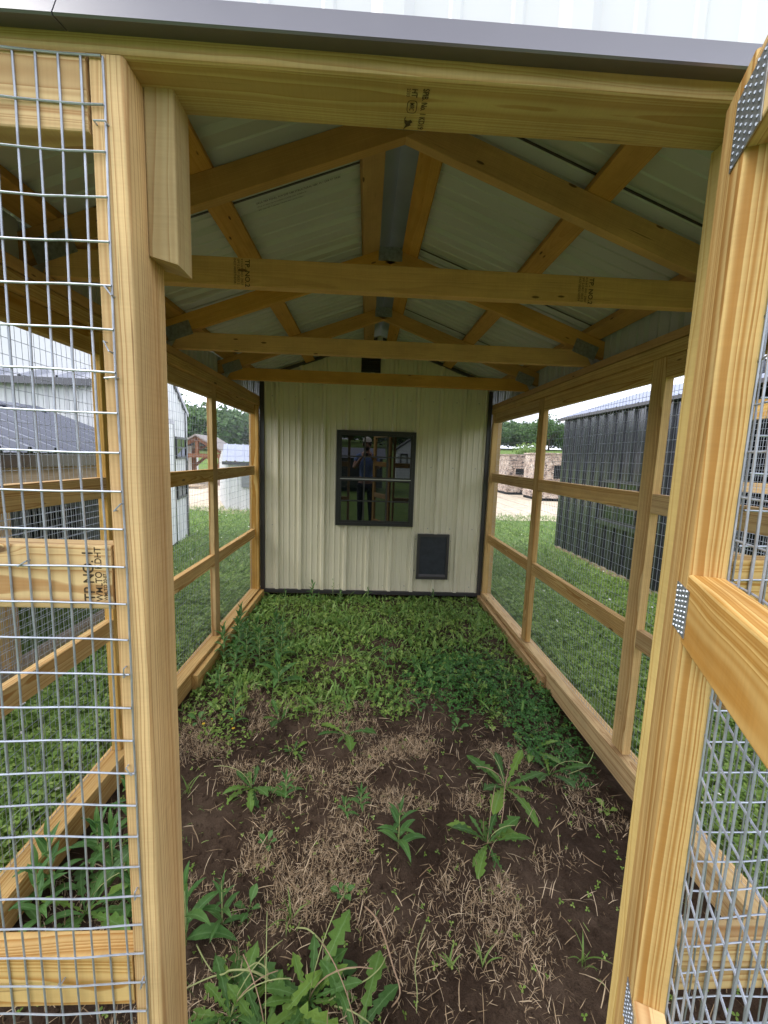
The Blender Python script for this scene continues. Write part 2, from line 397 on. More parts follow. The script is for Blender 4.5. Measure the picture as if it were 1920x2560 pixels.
def text(name, s, size, pos, xdir, ydir, mat, parent, sx=1.0, bold=.0, align='LEFT'):
    """Stamped lettering lying on a surface. xdir = reading direction, ydir = up of the letters."""
    cu = bpy.data.curves.new(name, 'FONT'); cu.body = s; cu.size = size*S; cu.offset = bold*S; cu.align_x = align
    tmp = bpy.data.objects.new(name, cu); col.objects.link(tmp)
    bpy.context.view_layer.update()
    me = bpy.data.meshes.new_from_object(tmp.evaluated_get(bpy.context.evaluated_depsgraph_get()))
    bpy.data.objects.remove(tmp)
    me.materials.clear(); me.materials.append(mat)
    x = Vector(xdir).normalized(); y = Vector(ydir); y = (y-x*y.dot(x)).normalized(); z = x.cross(y)
    mw = Matrix((x*sx, y, z)).transposed().to_4x4(); mw.translation = P(*pos)
    for v in me.vertices: v.co.x *= 1
    return link(name, me, mw, parent)
def sheet(name, prof, a0, a1, place, mat, parent=None, cuts=1):
    """ribbed sheet: prof list of (along, height) points, run from a0 to a1; place(along, run, height) -> inches"""
    v = []; f = []; k = len(prof)
    for i in range(cuts+1):
        rr = a0+(a1-a0)*i/cuts
        v += [P(*place(u, rr, h)) for u, h in prof]
    for i in range(cuts):
        f += [(i*k+j, i*k+j+1, (i+1)*k+j+1, (i+1)*k+j) for j in range(k-1)]
    o = mesh(name, v, f, mat, None, parent)
    md = o.modifiers.new('thickness', 'SOLIDIFY'); md.thickness = .0009; md.offset = -1
    return o
def ribprof(x0, x1, start, pitch=9.0, h=.75, minor=2):
    """R-panel profile"""
    pts = [(x0, 0)]
    k = math.floor((x0-start)/pitch)
    while True:
        c = start+k*pitch
        if c-1.3 > x1: break
        for u, hh in ((c-1.0, 0), (c-.5, h), (c+.5, h), (c+1.0, 0)):
            if x0 < u < x1: pts.append((u, hh))
        for q in range(minor):
            m_ = c+pitch*(q+1)/(minor+1)
            for u, hh in ((m_-.34, 0), (m_-.2, .2), (m_+.2, .2), (m_+.34, 0)):
                if x0 < u < x1: pts.append((u, hh))
        k += 1
    pts.append((x1, 0)); return pts

# ------------------------------------------------------------------ ground
def smooth(t): t = np.clip(t, 0, 1); return t*t*(3-2*t)
rng = np.random.default_rng(7)
_g = rng.random((64, 64))
def vnoise(x, y):
    xi = np.floor(x).astype(int); yi = np.floor(y).astype(int); fx = smooth(x-xi); fy = smooth(y-yi)
    a = _g[xi % 64, yi % 64]; b = _g[(xi+1) % 64, yi % 64]; c = _g[xi % 64, (yi+1) % 64]; d = _g[(xi+1) % 64, (yi+1) % 64]
    return (a*(1-fx)+b*fx)*(1-fy)+(c*(1-fx)+d*fx)*fy-.5
def gz(x, y, bumps=True):
    x = np.asarray(x, float); y = np.asarray(y, float)
    z = -57.2 - .009*np.clip(165-y, 0, 190) - 1.9*smooth((x-18)/34)*smooth((135-y)/60)
    z = z - 2.0*smooth((np.abs(x-3.6)-46)/60) - 1.0*smooth((y-180)/120)
    if bumps:
        near = smooth((70-np.abs(x-3.6))/10)
        z = z + near*(1.5*vnoise(x/17, y/17) + .7*vnoise(x/5.1+9, y/5.1) + .60*vnoise(x/1.7, y/1.7+5) + .42*vnoise(x/.8+3, y/.8))
    return z
def far_z(x, y):
    r = np.hypot(x, y)
    az = np.degrees(np.arctan2(x, y))
    z = -60 + np.clip(r-1300, 0, 4200)*.055
    return z
def grid(name, xs, ys, zf, mat, kind='structure'):
    X, Y = np.meshgrid(xs, ys); Z = zf(X, Y); k = len(xs)
    V = np.stack([X*S, Y*S, (Z+CAMH)*S], -1).reshape(-1, 3)
    i, j = np.meshgrid(np.arange(len(ys)-1), np.arange(k-1), indexing='ij'); b0 = (i*k+j).reshape(-1)
    F = np.stack([b0, b0+1, b0+k+1, b0+k], -1)
    me = bpy.data.meshes.new(name)
    me.vertices.add(len(V)); me.vertices.foreach_set('co', V.reshape(-1))
    me.loops.add(F.size); me.loops.foreach_set('vertex_index', F.reshape(-1).astype(np.int32))
    me.polygons.add(len(F)); me.polygons.foreach_set('loop_start', np.arange(len(F), dtype=np.int32)*4)
    me.polygons.foreach_set('loop_total', np.full(len(F), 4, np.int32)); me.polygons.foreach_set('use_smooth', np.ones(len(F), bool))
    me.materials.append(mat); me.update(calc_edges=True)
    return tag(link(name, me), kind=kind)
# soil floor of the run, finely lumpy
grid('soil', np.arange(-47, 55.1, .42), np.arange(6, 172, .42), lambda x, y: gz(x, y), M['soil'])
def ground_z(x, y):
    inside = smooth((56-np.abs(x-3.6))/5)*smooth((176-y)/4)*smooth((y-0)/6)
    r = np.hypot(x, y)
    return gz(x, y, False)*1.0 - 2.5*inside - .15 + .0*r
ax = np.concatenate([-np.geomspace(9000, 400, 26), np.arange(-380, 381, 10.), np.geomspace(400, 9000, 26)])
def ground_all(x, y):
    r = np.hypot(x, y)
    n = ground_z(x, y); f = far_z(x, y)
    return np.where(r > 1300, f, n)
grid('ground', ax, ax, ground_all, M['ground'])
# gravel yard: a sheet just above the ground
def gravel_edges():
    v = []; n = 40
    for i in range(n+1):
        x = -900+1900*i/n
        v.append(P(x, 428+14*math.sin(x*.021)+9*math.sin(x*.067+1), -60.05)); v.append(P(x, 1000+30*math.sin(x*.013), -60.05))
    f = [(2*i, 2*i+2, 2*i+3, 2*i+1) for i in range(n)]
    return mesh('gravel_yard', v, f, M['concrete_gravel'])
tag(gravel_edges(), kind='structure')
# green hillside that climbs beyond the yard on every side
def hill_mesh():
    az = np.radians(np.arange(0, 361, 3)); rr = np.concatenate([np.linspace(1250, 5600, 24), [9000]])
    v = []; f = []
    for r_ in rr:
        for t in az:
            x, y = r_*math.sin(t), r_*math.cos(t)
            z = -60.6+max(0, min(r_, 5600)-1300)*.052+ (8*math.sin(3*t+r_*.001)+5*math.sin(7*t))*min(1, max(0, (r_-1300)/900))
            v.append(P(x, y, z))
    k = len(az)
    for i in range(len(rr)-1):
        for j in range(k-1): f.append((i*k+j, i*k+j+1, (i+1)*k+j+1, (i+1)*k+j))
    return mesh('hillside', v, f, M['meadow'], smooth=True)
tag(hill_mesh(), kind='structure')
def hz(x, y): return -60.6+max(0, min(math.hypot(x, y), 5600)-1300)*.052

# ------------------------------------------------------------------ THE KENNEL
XL, XR, Y0, D = -41.1, 48.3, 22.3, 165.0      # inner faces of the side plates, front plane, back wall
XLO, XRO = XL-3.5, XR+3.5
CX = 3.9; SL = .358
ken = empty('dog_kennel', P(CX, 93, -58), 'open timber dog run with wire mesh sides, exposed trusses and beige back wall', 'kennel')
KB = lambda name, p0, p1, w, t, wd, mat='pine', **kw: board(name, p0, p1, w, t, wd, mat, ken, **kw)
X, Y, Z = (1, 0, 0), (0, 1, 0), (0, 0, 1)
# bottom plates and the ground skids inside them
KB('bottom_plate', (XL-1.75, Y0, -55.5), (XL-1.75, D, -55.2), 3.5, 4.4, X)
KB('bottom_plate', (XR+1.75, Y0, -56.2), (XR+1.75, D, -55.6), 3.5, 4.8, X)
KB('skid_board', (XL+.78, 97.5, -56.6), (XL+.78, D-1, -56.3), 5.2, 1.5, Z)
KB('skid_board', (XR-.78, 100.5, -57.6), (XR-.78, D-1, -57.2), 5.2, 1.5, Z)
KB('bottom_plate', (XLO+3.6, Y0+1.75, -55.5), (-13.45, Y0+1.75, -55.5), 3.5, 4.4, Y)
KB('bottom_plate', (20.9, Y0+1.75, -55.9), (XR-.1, Y0+1.75, -56.1), 3.5, 4.6, Y)
# double top plates with the board under them
for s, xi in ((-1, XL), (1, XR)):
    xc = xi+s*1.75
    KB('top_plate', (xc, Y0+.02, 20.85), (xc, D, 20.85), 3.5, 1.5, X, 'spf')
    KB('top_plate', (xc, Y0+.02, 19.0), (xc, D, 19.0), 3.46, 1.95, X)
    xs = -42.3 if s < 0 else 48.8
    xc2 = xs+s*.75
    ys = [Y0+3.6, 70.2, 118.2, 161.4] if s < 0 else [Y0+3.6, 69.2, 117.0, 161.4]
    for k in range(3):
        ya = ys[k] + (3.56 if k else .06); yb = ys[k+1]-.06
        KB('header_board', (xc2, ya, 16.25), (xc2, yb, 16.25), 3.45, 1.5, Z, 'pine')
        KB('side_rail', (xc2, ya, -6.3), (xc2, yb, -6.3), 3.3, 1.46, Z)
        zl = -30.5
        KB('side_rail', (xc2, ya, zl), (xc2, yb, zl), 3.3, 1.46, Z)
        if k: KB('side_stud', (xc2, ys[k]+1.75, -53.1), (xc2, ys[k]+1.75, 18.0), 3.5, 1.5, Y)
    # corner posts
    KB('corner_post', (xc, Y0+.8, -53.2), (xc, Y0+.8, 18.0), 3.5, 1.5, X)
    KB('corner_post', (xs+s*.75, Y0+1.75+1.5, -53.2), (xs+s*.75, Y0+1.75+1.5, 18.0), 3.4, 1.5, Y)
    KB('corner_post', (xc, D-2.0, -53.2), (xc, D-2.0, 18.0), 3.5, 1.5, X)
# door posts, header, front panels
jl0 = (-12.57, Y0+1.75, -58.5); jl1 = (-12.50, Y0+1.75, 17.95)
dp = KB('door_post', jl0, jl1, 3.5, 1.62, Y, 'pine', chamfer=.16); dp['grain'] = (1.0, .040, .034)
KB('door_post', (20.05, Y0+1.75, -58.5), (20.05, Y0+1.75, 17.95), 3.5, 1.5, Y, 'pine_green')
hd = KB('door_header', (XLO, Y0+1.7, 18.72), (XRO, Y0+1.7, 18.72), 3.4, 1.5, Y, 'pine_green', chamfer=.2); hd['grain'] = (1.0, .012, .036)
sb_ = KB('stop_block', (-10.93, 24.9, 18.0), (-10.93, 24.9, 9.9), 1.5, 1.9, X, 'pine_green', end1=lambda y, z: .25*y); sb_['grain'] = (1.0, .03, .045)
for xa, xb in ((XLO+3.55, -13.42), (20.85, XRO-3.55)):
    KB('front_rail', (xa, Y0+.75, 16.35), (xb, Y0+.75, 16.35), 3.35, 1.5, Z)
    KB('front_rail', (xa, Y0+.75, -6.85), (xb, Y0+.75, -6.85), 3.5, 1.5, Z)
    KB('front_rail', (xa, Y0+.75, -32.25), (xb, Y0+.75, -32.25), 3.5, 1.5, Z)

# trusses
def gusset(name, pts, th, y, parent):
    """pressed steel nail plate: outline in x,z on a plane y, with rows of teeth"""
    mb = MB(); mb.prism([(p[0], y, p[1]) for p in pts], (0, -th, 0))
    return mb.build(name, M['galv_plate'], parent)
for k, y in enumerate((58.66, 94.41, 129.96)):
    yc = y+.75; th = .2
    tr = link('roof_truss', None, Matrix.Translation(P(CX, yc, 25)), ken)
    tz = 21.65
    board('tie_beam', (XL-1.0, yc, tz+1.72), (XR+1.0, yc, tz+1.72), 3.45, 1.5, Z, 'spf', tr,
          end0=lambda a, b: max(0, a)*1.2, end1=lambda a, b: -max(0, a)*1.2)
    zt = 40.45+1.86
    nrm = math.sqrt(1+SL*SL)
    for s in (-1, 1):
        xe = XLO-2.2 if s < 0 else XRO+2.2
        e = (lambda sg: (lambda a, b: -sg*a*SL*0))
        p0 = (CX, yc, zt); p1 = (xe, yc, zt-SL*abs(xe-CX))
        # plumb cut at the ridge
        board('rafter', p0, p1, 3.5, 1.46, Z, 'spf', tr, end0=lambda a, b: -a*SL*(-1))
        # heel plate
        hx = xi_ = (XL+1.5 if s < 0 else XR-1.5)
        cx_ = hx+s*.8; cz = 25.2
        dx, dz = 2.7, 1.45
        ca, sa = math.cos(math.atan(SL)), -s*math.sin(math.atan(SL))
        pts = [(cx_+u*ca-w*sa, cz+u*sa+w*ca) for u, w in ((-dx, -dz), (dx, -dz), (dx, dz), (-dx, dz))]
        gusset('gusset_plate', pts, .06, yc-.76, tr)
    gusset('gusset_plate', [(CX-2.5, 41.2), (CX+2.5, 41.2), (CX+2.5, 44.0), (CX-2.5, 44.0)], .06, yc-.76, tr)
# mill stamps on the first tie beam
kt = (58.66-.02)
for x in (-16.4, 29.3):
    text('mill_stamp', 'TP. NO.2', .86, (x, kt-.03, 24.85), (0.0, 0, -1), (1, 0, 0), M['ink'], ken, bold=.01)
    for q in range(3): text('mill_stamp', ['KD-HT 0451 2907', 'SPF S-DRY 0033 2', '0427 0003710734'][q], .42, (x-.55-.45*q, kt-.03, 24.9), (0, 0, -1), (1, 0, 0), M['ink'], ken)

# purlins on the rafters, ridge gap between the top two
RT = lambda x, off=0: 44.15-SL*abs(x-CX)+off
def purlin(xa, xb):
    xm = (xa+xb)/2; s = 1 if xm > CX else -1
    return KB('purlin', (xm, Y0+1.6, RT(xm, .82)), (xm, D+.0, RT(xm, .82)), 3.5, 1.5, (1, 0, -SL*s), 'spf')
for xa, xb in ((-2.0, 1.35), (6.45, 9.9), (-24.0, -20.6), (28.1, 31.6), (-43.4, -39.8), (47.6, 51.2)): purlin(xa, xb)
# roof sheets: ribs run down the slope
for s in (-1, 1):
    xe = CX+s*51.5
    prof = ribprof(Y0-1.2, D+100, 28.0 if s < 0 else 30.5, 9.0, .75, 2)
    sheet('roof_sheet', prof, CX+s*2.9, xe, lambda u, rr, h: (rr, u, RT(rr, 1.68)+h), M['roofunder'], ken)
mb = MB(); yy0, yy1 = Y0-1.5, D+100
mb.prism([(CX-6, yy0, RT(CX-6, 2.5)), (CX, yy0, RT(CX, 2.6)), (CX+6, yy0, RT(CX+6, 2.5)), (CX+6, yy0, RT(CX+6, 2.56)), (CX, yy0, RT(CX, 2.7)), (CX-6, yy0, RT(CX-6, 2.56))], (0, yy1-yy0, 0))
mb.build('ridge_cap', M['ridge'], ken)
# dark sheet lap lines along the rafters, and a printed strip on one sheet
for yk in (0, 35.8, 71.4):
    for s in (-1, 1):
        yv = yk+(68.6 if s < 0 else 57.6)
        mb = MB(); xa, xb = CX+s*3, CX+s*46
        mb.prism([(xa, yv, RT(xa, 1.66)), (xb, yv, RT(xb, 1.66)), (xb, yv, RT(xb, 1.5)), (xa, yv, RT(xa, 1.5))], (0, .28, 0))
        mb.build('closure_strip', M['trim'], ken)
sl = Vector((1, 0, SL)).normalized(); 
for q, (st, sz) in enumerate((('29GA PBR PANEL FLM SMP G80 STRUCTURAL NBC M-1 SXR-97 GR80', .62), ('M-S-X- FT 29GA 7301 0L-K4 RESIN COATED COIL 1M BMP-S 44', .40), ('0451 2204 1907 TL SER 0041 7 04 PPG DRM COLOR 6106 2 1', .40))):
    text('printed_strip', st, sz, (-17.9, 69.9+.8*q+.5, RT(-17.9, 1.40)), tuple(sl), (0, -1, 0), M['inkdark'], ken, sx=.72)
# eave side sheets between the trusses
for s, xo in ((-1, XLO-.1), (1, XRO+.1)):
    prof = ribprof(Y0, D+96, 26, 9.0, .6, 2)
    sheet('eave_sheet', prof, 18.2, RT(xo, 1.4), lambda u, rr, h, xo=xo, s=s: (xo+s*h, u, rr), M['roofunder'], ken)
    mb = MB(); mb.box(min(xo, xo+s*.9), max(xo, xo+s*.9), Y0-1, D+96, 17.0, 18.3); mb.build('eave_trim', M['trim'], ken)
# front gable sheet and bronze drip trim over the door header
prof = [(u, h) for u, h in ribprof(CX-54, CX+54, .66, 8.85, .75, 2)]
v = []; f = []
for u, h in prof:
    v += [P(u, Y0-.03-h*.38, 19.75), P(u, Y0-.03-h*.38, RT(u, 1.7))]
f = [(2*i, 2*i+2, 2*i+3, 2*i+1) for i in range(len(prof)-1)]
gs = mesh('gable_sheet', v, f, M['white'], None, ken)
gs.modifiers.new('thickness', 'SOLIDIFY').thickness = .0009
for xa, xb in ((XLO-2, -14.12), (-14.06, XRO+2)):
    mb = MB(); y = Y0
    mb.prism([(xa, y-.02, 18.74), (xa, y-.95, 18.52), (xa, y-1.03, 18.6), (xa, y-.36, 20.16), (xa, y-.3, 20.22), (xa, y-.02, 20.22)], (xb-xa, 0, 0))
    mb.build('drip_trim', M['drip'], ken)

# back wall
dxa, dxb = 20.8, 34.5
bw = link('back_wall', None, Matrix.Translation(P(CX, D, -54)), ken)
prof = ribprof(-39.6, 46.9, -34.6, 9.0, .85, 3)
v = []; k = len(prof)
for u, h in prof: v += [P(u, D-h, -54.0), P(u, D-h, min(RT(u, 1.5), 60))]
sw = mesh('wall_sheet', v, [(2*i, 2*i+2, 2*i+3, 2*i+1) for i in range(k-1)], M['siding'], None, bw)
sw.modifiers.new('thickness', 'SOLIDIFY').thickness = .0009
mb = MB(); mb.box(-40.9, -39.4, D-.95, D+.4, -54.8, 27.0); mb.build('corner_trim', M['trim'], bw)
mb = MB(); mb.box(46.7, 48.1, D-.95, D+.4, -55.0, 26.5); mb.build('corner_trim', M['trim'], bw)
mb = MB(); mb.prism([(-39.38, D-1.0, -53.6), (-39.38, D-.2, -53.5), (-39.38, D-.2, -54.9), (-39.38, D-1.0, -54.9)], (86.05, 0, -.3)); mb.build('base_trim', M['trim'], bw)
for s in (-1, 1):
    xa, xb = CX+s*1.0, CX+s*46
    mb = MB(); mb.prism([(xa, D-.98, RT(xa, -.3)), (xb, D-.98, RT(xb, -.3)), (xb, D-.98, RT(xb, .9)), (xa, D-.98, RT(xa, .9))], (0, 1.3, 0)); mb.build('rake_trim', M['trim'], bw)
# gable vent
mb = MB(); mb.box(-2.9, 4.4, D-1.25, D+.3, 31.9, 42.5)
vent = mb.build('gable_vent', M['blackpl'], bw)
for q in range(6):
    mb = MB(); z = 32.6+q*1.6; mb.prism([(-2.6, D-1.5, z), (-2.6, D-1.26, z+.9), (-2.6, D-1.26, z)], (6.7, 0, 0)); mb.build('louvre', M['blackpl'], vent)
# screws
def screw(x, z):
    mb = MB(); mb.tube([(x, D-.0, z), (x, D-.14, z)], .26, 8); mb.tube([(x, D-.14, z), (x, D-.27, z)], .15, 6)
    return mb.build('screw', M['screw'], bw)
for zz in (-51.6, -27.6, -3.2, 22.0):
    for q in range(10):
        xx = -36.6+q*8.86
        if not (-12.5 < xx < 20 and -28.5 < zz < 10) and not (dxa < xx < dxb and zz < -28): screw(xx+random.Random(q*31+int(zz)).uniform(-.2, .2), zz)
for q in [(20.6, -32), (34.9, -32.6), (20.5, -45), (34.8, -45.4)]: screw(*q)
def frame(name, x0, x1, z0, z1, w, y0, y1, mat, parent, skew=0):
    mb = MB()
    mb.box(x0, x1, y0, y1, z1-w, z1); mb.box(x0, x1, y0, y1, z0, z0+w)
    mb.box(x0, x0+w, y0+.02, y1, z0+w, z1-w); mb.box(x1-w, x1, y0+.02, y1, z0+w, z1-w)
    return mb.build(name, mat, parent)
# window (a double hung sash, four over ... grilles)
wx0, wx1, wz0, wz1 = -11.6, 19.0, -26.9, 10.05
win = frame('window_frame', wx0, wx1, wz0, wz1, 1.15, D-1.75, D+.3, M['blackpl'], bw)
zm = -8.6
for (za, zb, yo) in ((zm, wz1-1.15, .0), (wz0+1.15, zm+.2, .35)):
    frame('sash', wx0+1.15, wx1-1.15, za, zb, .85, D-1.36-yo*.2, D-.3, M['blackpl'], win)
    mb = MB()
    y = D-1.22-yo*.15
    g0, g1, h0, h1 = wx0+2, wx1-2, za+.85, zb-.85
    tl = math.tan(R(1.05))
    n_ = len(mb.v)
    mb.v += [P(g0, y-(h0-zm)*tl*.3+.05, h0), P(g1, y-(h0-zm)*tl*.3+.05, h0), P(g1, y-(h1-zm)*tl*.3+.05, h1), P(g0, y-(h1-zm)*tl*.3+.05, h1)]
    mb.f.append((0, 1, 2, 3))
    o = mesh('glass_pane', mb.v, mb.f, M['glass'], None, win)
    mb = MB()
    yg = y-.14
    for q in (1, 2): xx = g0+(g1-g0)*q/3; mb.box(xx-.32, xx+.32, yg-.14, yg+.0, h0, h1)
    zz = (h0+h1)/2; mb.box(g0, g1, yg-.13, yg-.01, zz-.25, zz+.25)
    mb.build('grille', M['blackpl'], win)
mb = MB(); mb.box(wx0+1.5, wx1-1.5, D-1.7, D-1.5, zm-.05, zm+.22); mb.build('meeting_rail', simple('worn_aluminium_edge', (.5, .5, .52), .3, .8), win)
# pet door
dx0, dx1, dz0, dz1 = 21.25, 34.05, -48.2, -29.7
pdr = frame('pet_door_frame', dx0, dx1, dz0, dz1, 1.05, D-1.5, D+.2, M['trim'], bw)
mb = MB(); mb.box(dx0+1, dx1-1, D-1.08, D-.95, dz0+1, dz1-1); mb.build('rubber_flap', M['slate'], pdr)
mb = MB(); mb.prism([(dx0+1.05, D-1.32, dz0+1.0), (dx0+1.05, D-1.09, dz0+1.05), (dx0+1.05, D-1.09, dz0+2.0)], (dx1-dx0-2.1, 0, 0)); mb.build('threshold', M['trim'], pdr)
# block the shed stands on
KB('skid_block', (35.0, 171, -57.5), (35.0, 178, -57.5), 3.4, 3.6, X, 'chip')
KB('skid_beam', (-40, 172.5, -56.6), (48, 172.5, -56.6), 2.0, 3.4, Z, 'chip')
# shed body behind the wall
mb = MB(); mb.box(XLO, XLO+.6, D+.5, D+96, -54, 18); mb.box(XRO-.6, XRO, D+.5, D+96, -54, 18); mb.box(XLO, XRO, D+95.4, D+96, -54, 27)
mb.box(XLO+.6, XRO-.6, D+.5, D+95.4, -54.6, -53.4); mb.build('shed_body', M['siding'], ken)

# ------------------------------------------------------------------ wire mesh
def wobble(i, j, amp): 
    r_ = random.Random(i*7919+j*104729); return r_.uniform(-amp, amp)
def wire_panel(name, place, u0, u1, z0, z1, du, dz, parent, r=.052, wav=0.0, sides=4, nseg=None, zoff=0):
    """place(u, z, out) -> inches. Vertical wires every du, horizontal every dz, lying on one another."""
    mb = MB(); nu = int(round((u1-u0)/du)); nz_ = int(round((z1-z0)/dz))
    def bul(u, z):
        return wav*(.6*math.sin(u*.31+z*.17)+.5*math.sin(u*.83-z*.23+2))
    for i in range(nu+1):
        u = u0+i*du
        if wav: pts = [place(u+wobble(i, 3*j, wav*.16)+wav*.5*math.sin(z1*.1+j*.45), z1-j*dz, .0+bul(u, z1-j*dz)) for j in range(nz_+1)]
        else: pts = [place(u, z0, 0), place(u, z1, 0)]
        mb.tube(pts, r, sides, caps=False)
    for j in range(nz_+1):
        z = z1-j*dz
        if wav:
            m_ = nu*1
            pts = [place(u0+i*du+.0, z+wobble(i, j, wav*.12)+wav*.35*math.sin(i*.5+j), 2*r+bul(u0+i*du, z)) for i in range(m_+1)]
        else: pts = [place(u0, z, 2*r), place(u1, z, 2*r)]
        mb.tube(pts, r, sides, caps=False)
    return mb.build(name, M['galv'], parent)
# side walls: mesh on the outside of the studs
wire_panel('wire_mesh', lambda u, z, o: (-43.92-o, u, z), 23.0, 164.0, -53.1, 18.9, 1.0, 2.0, ken, r=.037)
wire_panel('wire_mesh', lambda u, z, o: (50.42+o, u, z), 23.0, 164.0, -53.5, 18.5, 1.0, 2.0, ken, r=.037)
# front panels
fm = wire_panel('wire_mesh', lambda u, z, o: (u, Y0-.06-max(o, 0), z), -44.62, -12.62, -54.2, 17.8, 1.0, 2.0, ken, r=.055, wav=.10, sides=6)
wire_panel('wire_mesh', lambda u, z, o: (u, Y0-.06-max(o, 0), z), 20.9, 51.9, -54.2, 17.8, 1.0, 2.0, ken, r=.055, wav=.12, sides=5)
# staples
def staple(x, z, ang, ln=.55, y=Y0-.06):
    mb = MB()
    dx, dz = math.cos(ang)*ln/2, math.sin(ang)*ln/2
    mb.tube([(x-dx, y+.2, z-dz), (x-dx*.95, y-.2, z-dz*.95), (x+dx*.95, y-.22, z+dz*.95), (x+dx, y+.2, z+dz)], .045, 5)
    mb.build('staple', M['galv'], ken)
for x, z, an in ((-12.75, 15.0, .0), (-12.75, 7.6, -.9), (-12.95, 5.0, -1.1), (-12.85, 3.5, .1), (-12.8, -3.0, .8), (-12.9, -12.1, 1.5), (-12.9, -18.0, -1.0), (-12.9, -26.0, 1.5), (-12.8, -32.2, 1.4), (-17.8, -6.1, .6), (-17.6, -32.1, .8), (-22, -6.4, .5), (-20, 16, .3)): staple(x, z, an)

# ------------------------------------------------------------------ the open door leaf
TH = R(25.0)
dd = Vector((-math.sin(TH), -math.cos(TH), 0)); nn = Vector((math.cos(TH), -math.sin(TH), 0))
H = Vector((16.97, 21.97, 0))
def DP(s, t, z): q = H+dd*s+nn*t; return (q.x, q.y, z)
leaf = link('door_leaf', None, Matrix.Translation(P(*DP(14, .75, -18))), ken)
DW = 28.0; zt, zb = 17.1, -53.5
ds = board('door_stile', DP(1.75, .75, zb), DP(1.75, .75, zt), 3.5, 1.5, dd, 'pine', leaf, chamfer=.1); ds['grain'] = (1.0, -.042, .05)
board('door_stile', DP(DW-1.75, .75, zb), DP(DW-1.75, .75, zt), 3.5, 1.5, dd, 'pine', leaf, chamfer=.1)
for zc in (15.1, -6.75, -30.85, -51.7):
    board('door_rail', DP(3.52, .75, zc), DP(DW-3.52, .75, zc), 3.4, 1.48, Z, 'pine', leaf, chamfer=.1)
def tooth_plate(s0, s1, z0, z1, rows, cols):
    mb = MB()
    q = [DP(s0, -.05, z0), DP(s1, -.05, z0), DP(s1, -.05, z1), DP(s0, -.05, z1)]
    mb.prism(q, tuple(nn*.045)); o = mb.build('nail_plate', M['galv_plate'], leaf)
    mb = MB()
    for i in range(rows):
        for j in range(cols):
            s_ = s0+(s1-s0)*(i+.5)/rows; z_ = z0+(z1-z0)*(j+.5+(.25 if i % 2 else -.2))/cols
            mb.tube([DP(s_, -.05, z_), DP(s_, -.105, z_+.02)], [.085, .045], 6)
    t = mb.build('plate_teeth', M['galv'], o)
tooth_plate(2.05, 4.05, -8.05, -5.75, 4, 9)
tooth_plate(1.95, 5.2, 13.3, 16.2, 5, 10)
tooth_plate(2.05, 4.05, -32.0, -29.6, 4, 9)
wire_panel('wire_mesh', lambda u, z, o: DP(u, 1.56+max(o, 0), z), .4, DW-.6, zb+.3, zb+.3+70, 1.0, 2.0, leaf, r=.055, wav=.14, sides=5)

# ------------------------------------------------------------------ writing on the header and the front rail
text('mill_stamp', 'SPIB. No. 1 KD19', .44, (2.30, Y0+.55, 17.93), (0, 1, 0), (1, 0, 0), M['ink'], ken, sx=.80, bold=.004)
text('mill_stamp', 'HT', .42, (1.75, Y0+.6, 17.93), (0, 1, 0), (1, 0, 0), M['ink'], ken, sx=.9, bold=.004)
text('mill_stamp', '2333', .24, (1.50, Y0+.6, 17.93), (0, 1, 0), (1, 0, 0), M['ink'], ken)
text('mill_stamp', 'MIRC', .34, (1.72, Y0+1.42, 17.93), (0, 1, 0), (1, 0, 0), M['ink'], ken, sx=.62, bold=.004)
mb = MB(); cxo, cyo = 1.84, Y0+1.68; pr = []
for i in range(28):
    t = 2*math.pi*i/28; e = .55
    pr.append((cxo+.26*math.copysign(abs(math.cos(t))**e, math.cos(t)), cyo+.40*math.copysign(abs(math.sin(t))**e, math.sin(t))))
n0 = len(pr); v = [P(p[0], p[1], 17.93) for p in pr]+[P(cxo+(p[0]-cxo)*.88, cyo+(p[1]-cyo)*.92, 17.93) for p in pr]
mesh('mill_stamp', v, [(i, (i+1) % n0, n0+(i+1) % n0, n0+i) for i in range(n0)], M['ink'], None, ken)
em = [(1.52, 2.42), (1.60, 2.26), (1.56, 2.52), (1.72, 2.60), (1.86, 2.50), (1.98, 2.66), (1.84, 2.78), (1.92, 2.86), (1.66, 3.02), (1.50, 3.22), (1.62, 2.86), (1.54, 2.70)]
mesh('mill_stamp', [P(x, Y0+y, 17.93) for x, y in em], [tuple(range(len(em)))], M['ink'], None, ken)
yf = Y0-.012
text('mill_stamp', 'TP NO. 1', .80, (-14.35, yf, -8.15), (0, 0, 1), (-1, 0, 0), M['ink'], ken, sx=.88, bold=.008)
text('mill_stamp', 'WMLTO KDHT', .50, (-13.93, yf, -8.15), (0, 0, 1), (-1, 0, 0), M['ink'], ken, sx=.88, bold=.004)
text('mill_stamp', 'WMLTO 20-07', .26, (-13.68, yf, -8.1), (0, 0, 1), (-1, 0, 0), M['ink'], ken, sx=.9, bold=.004)

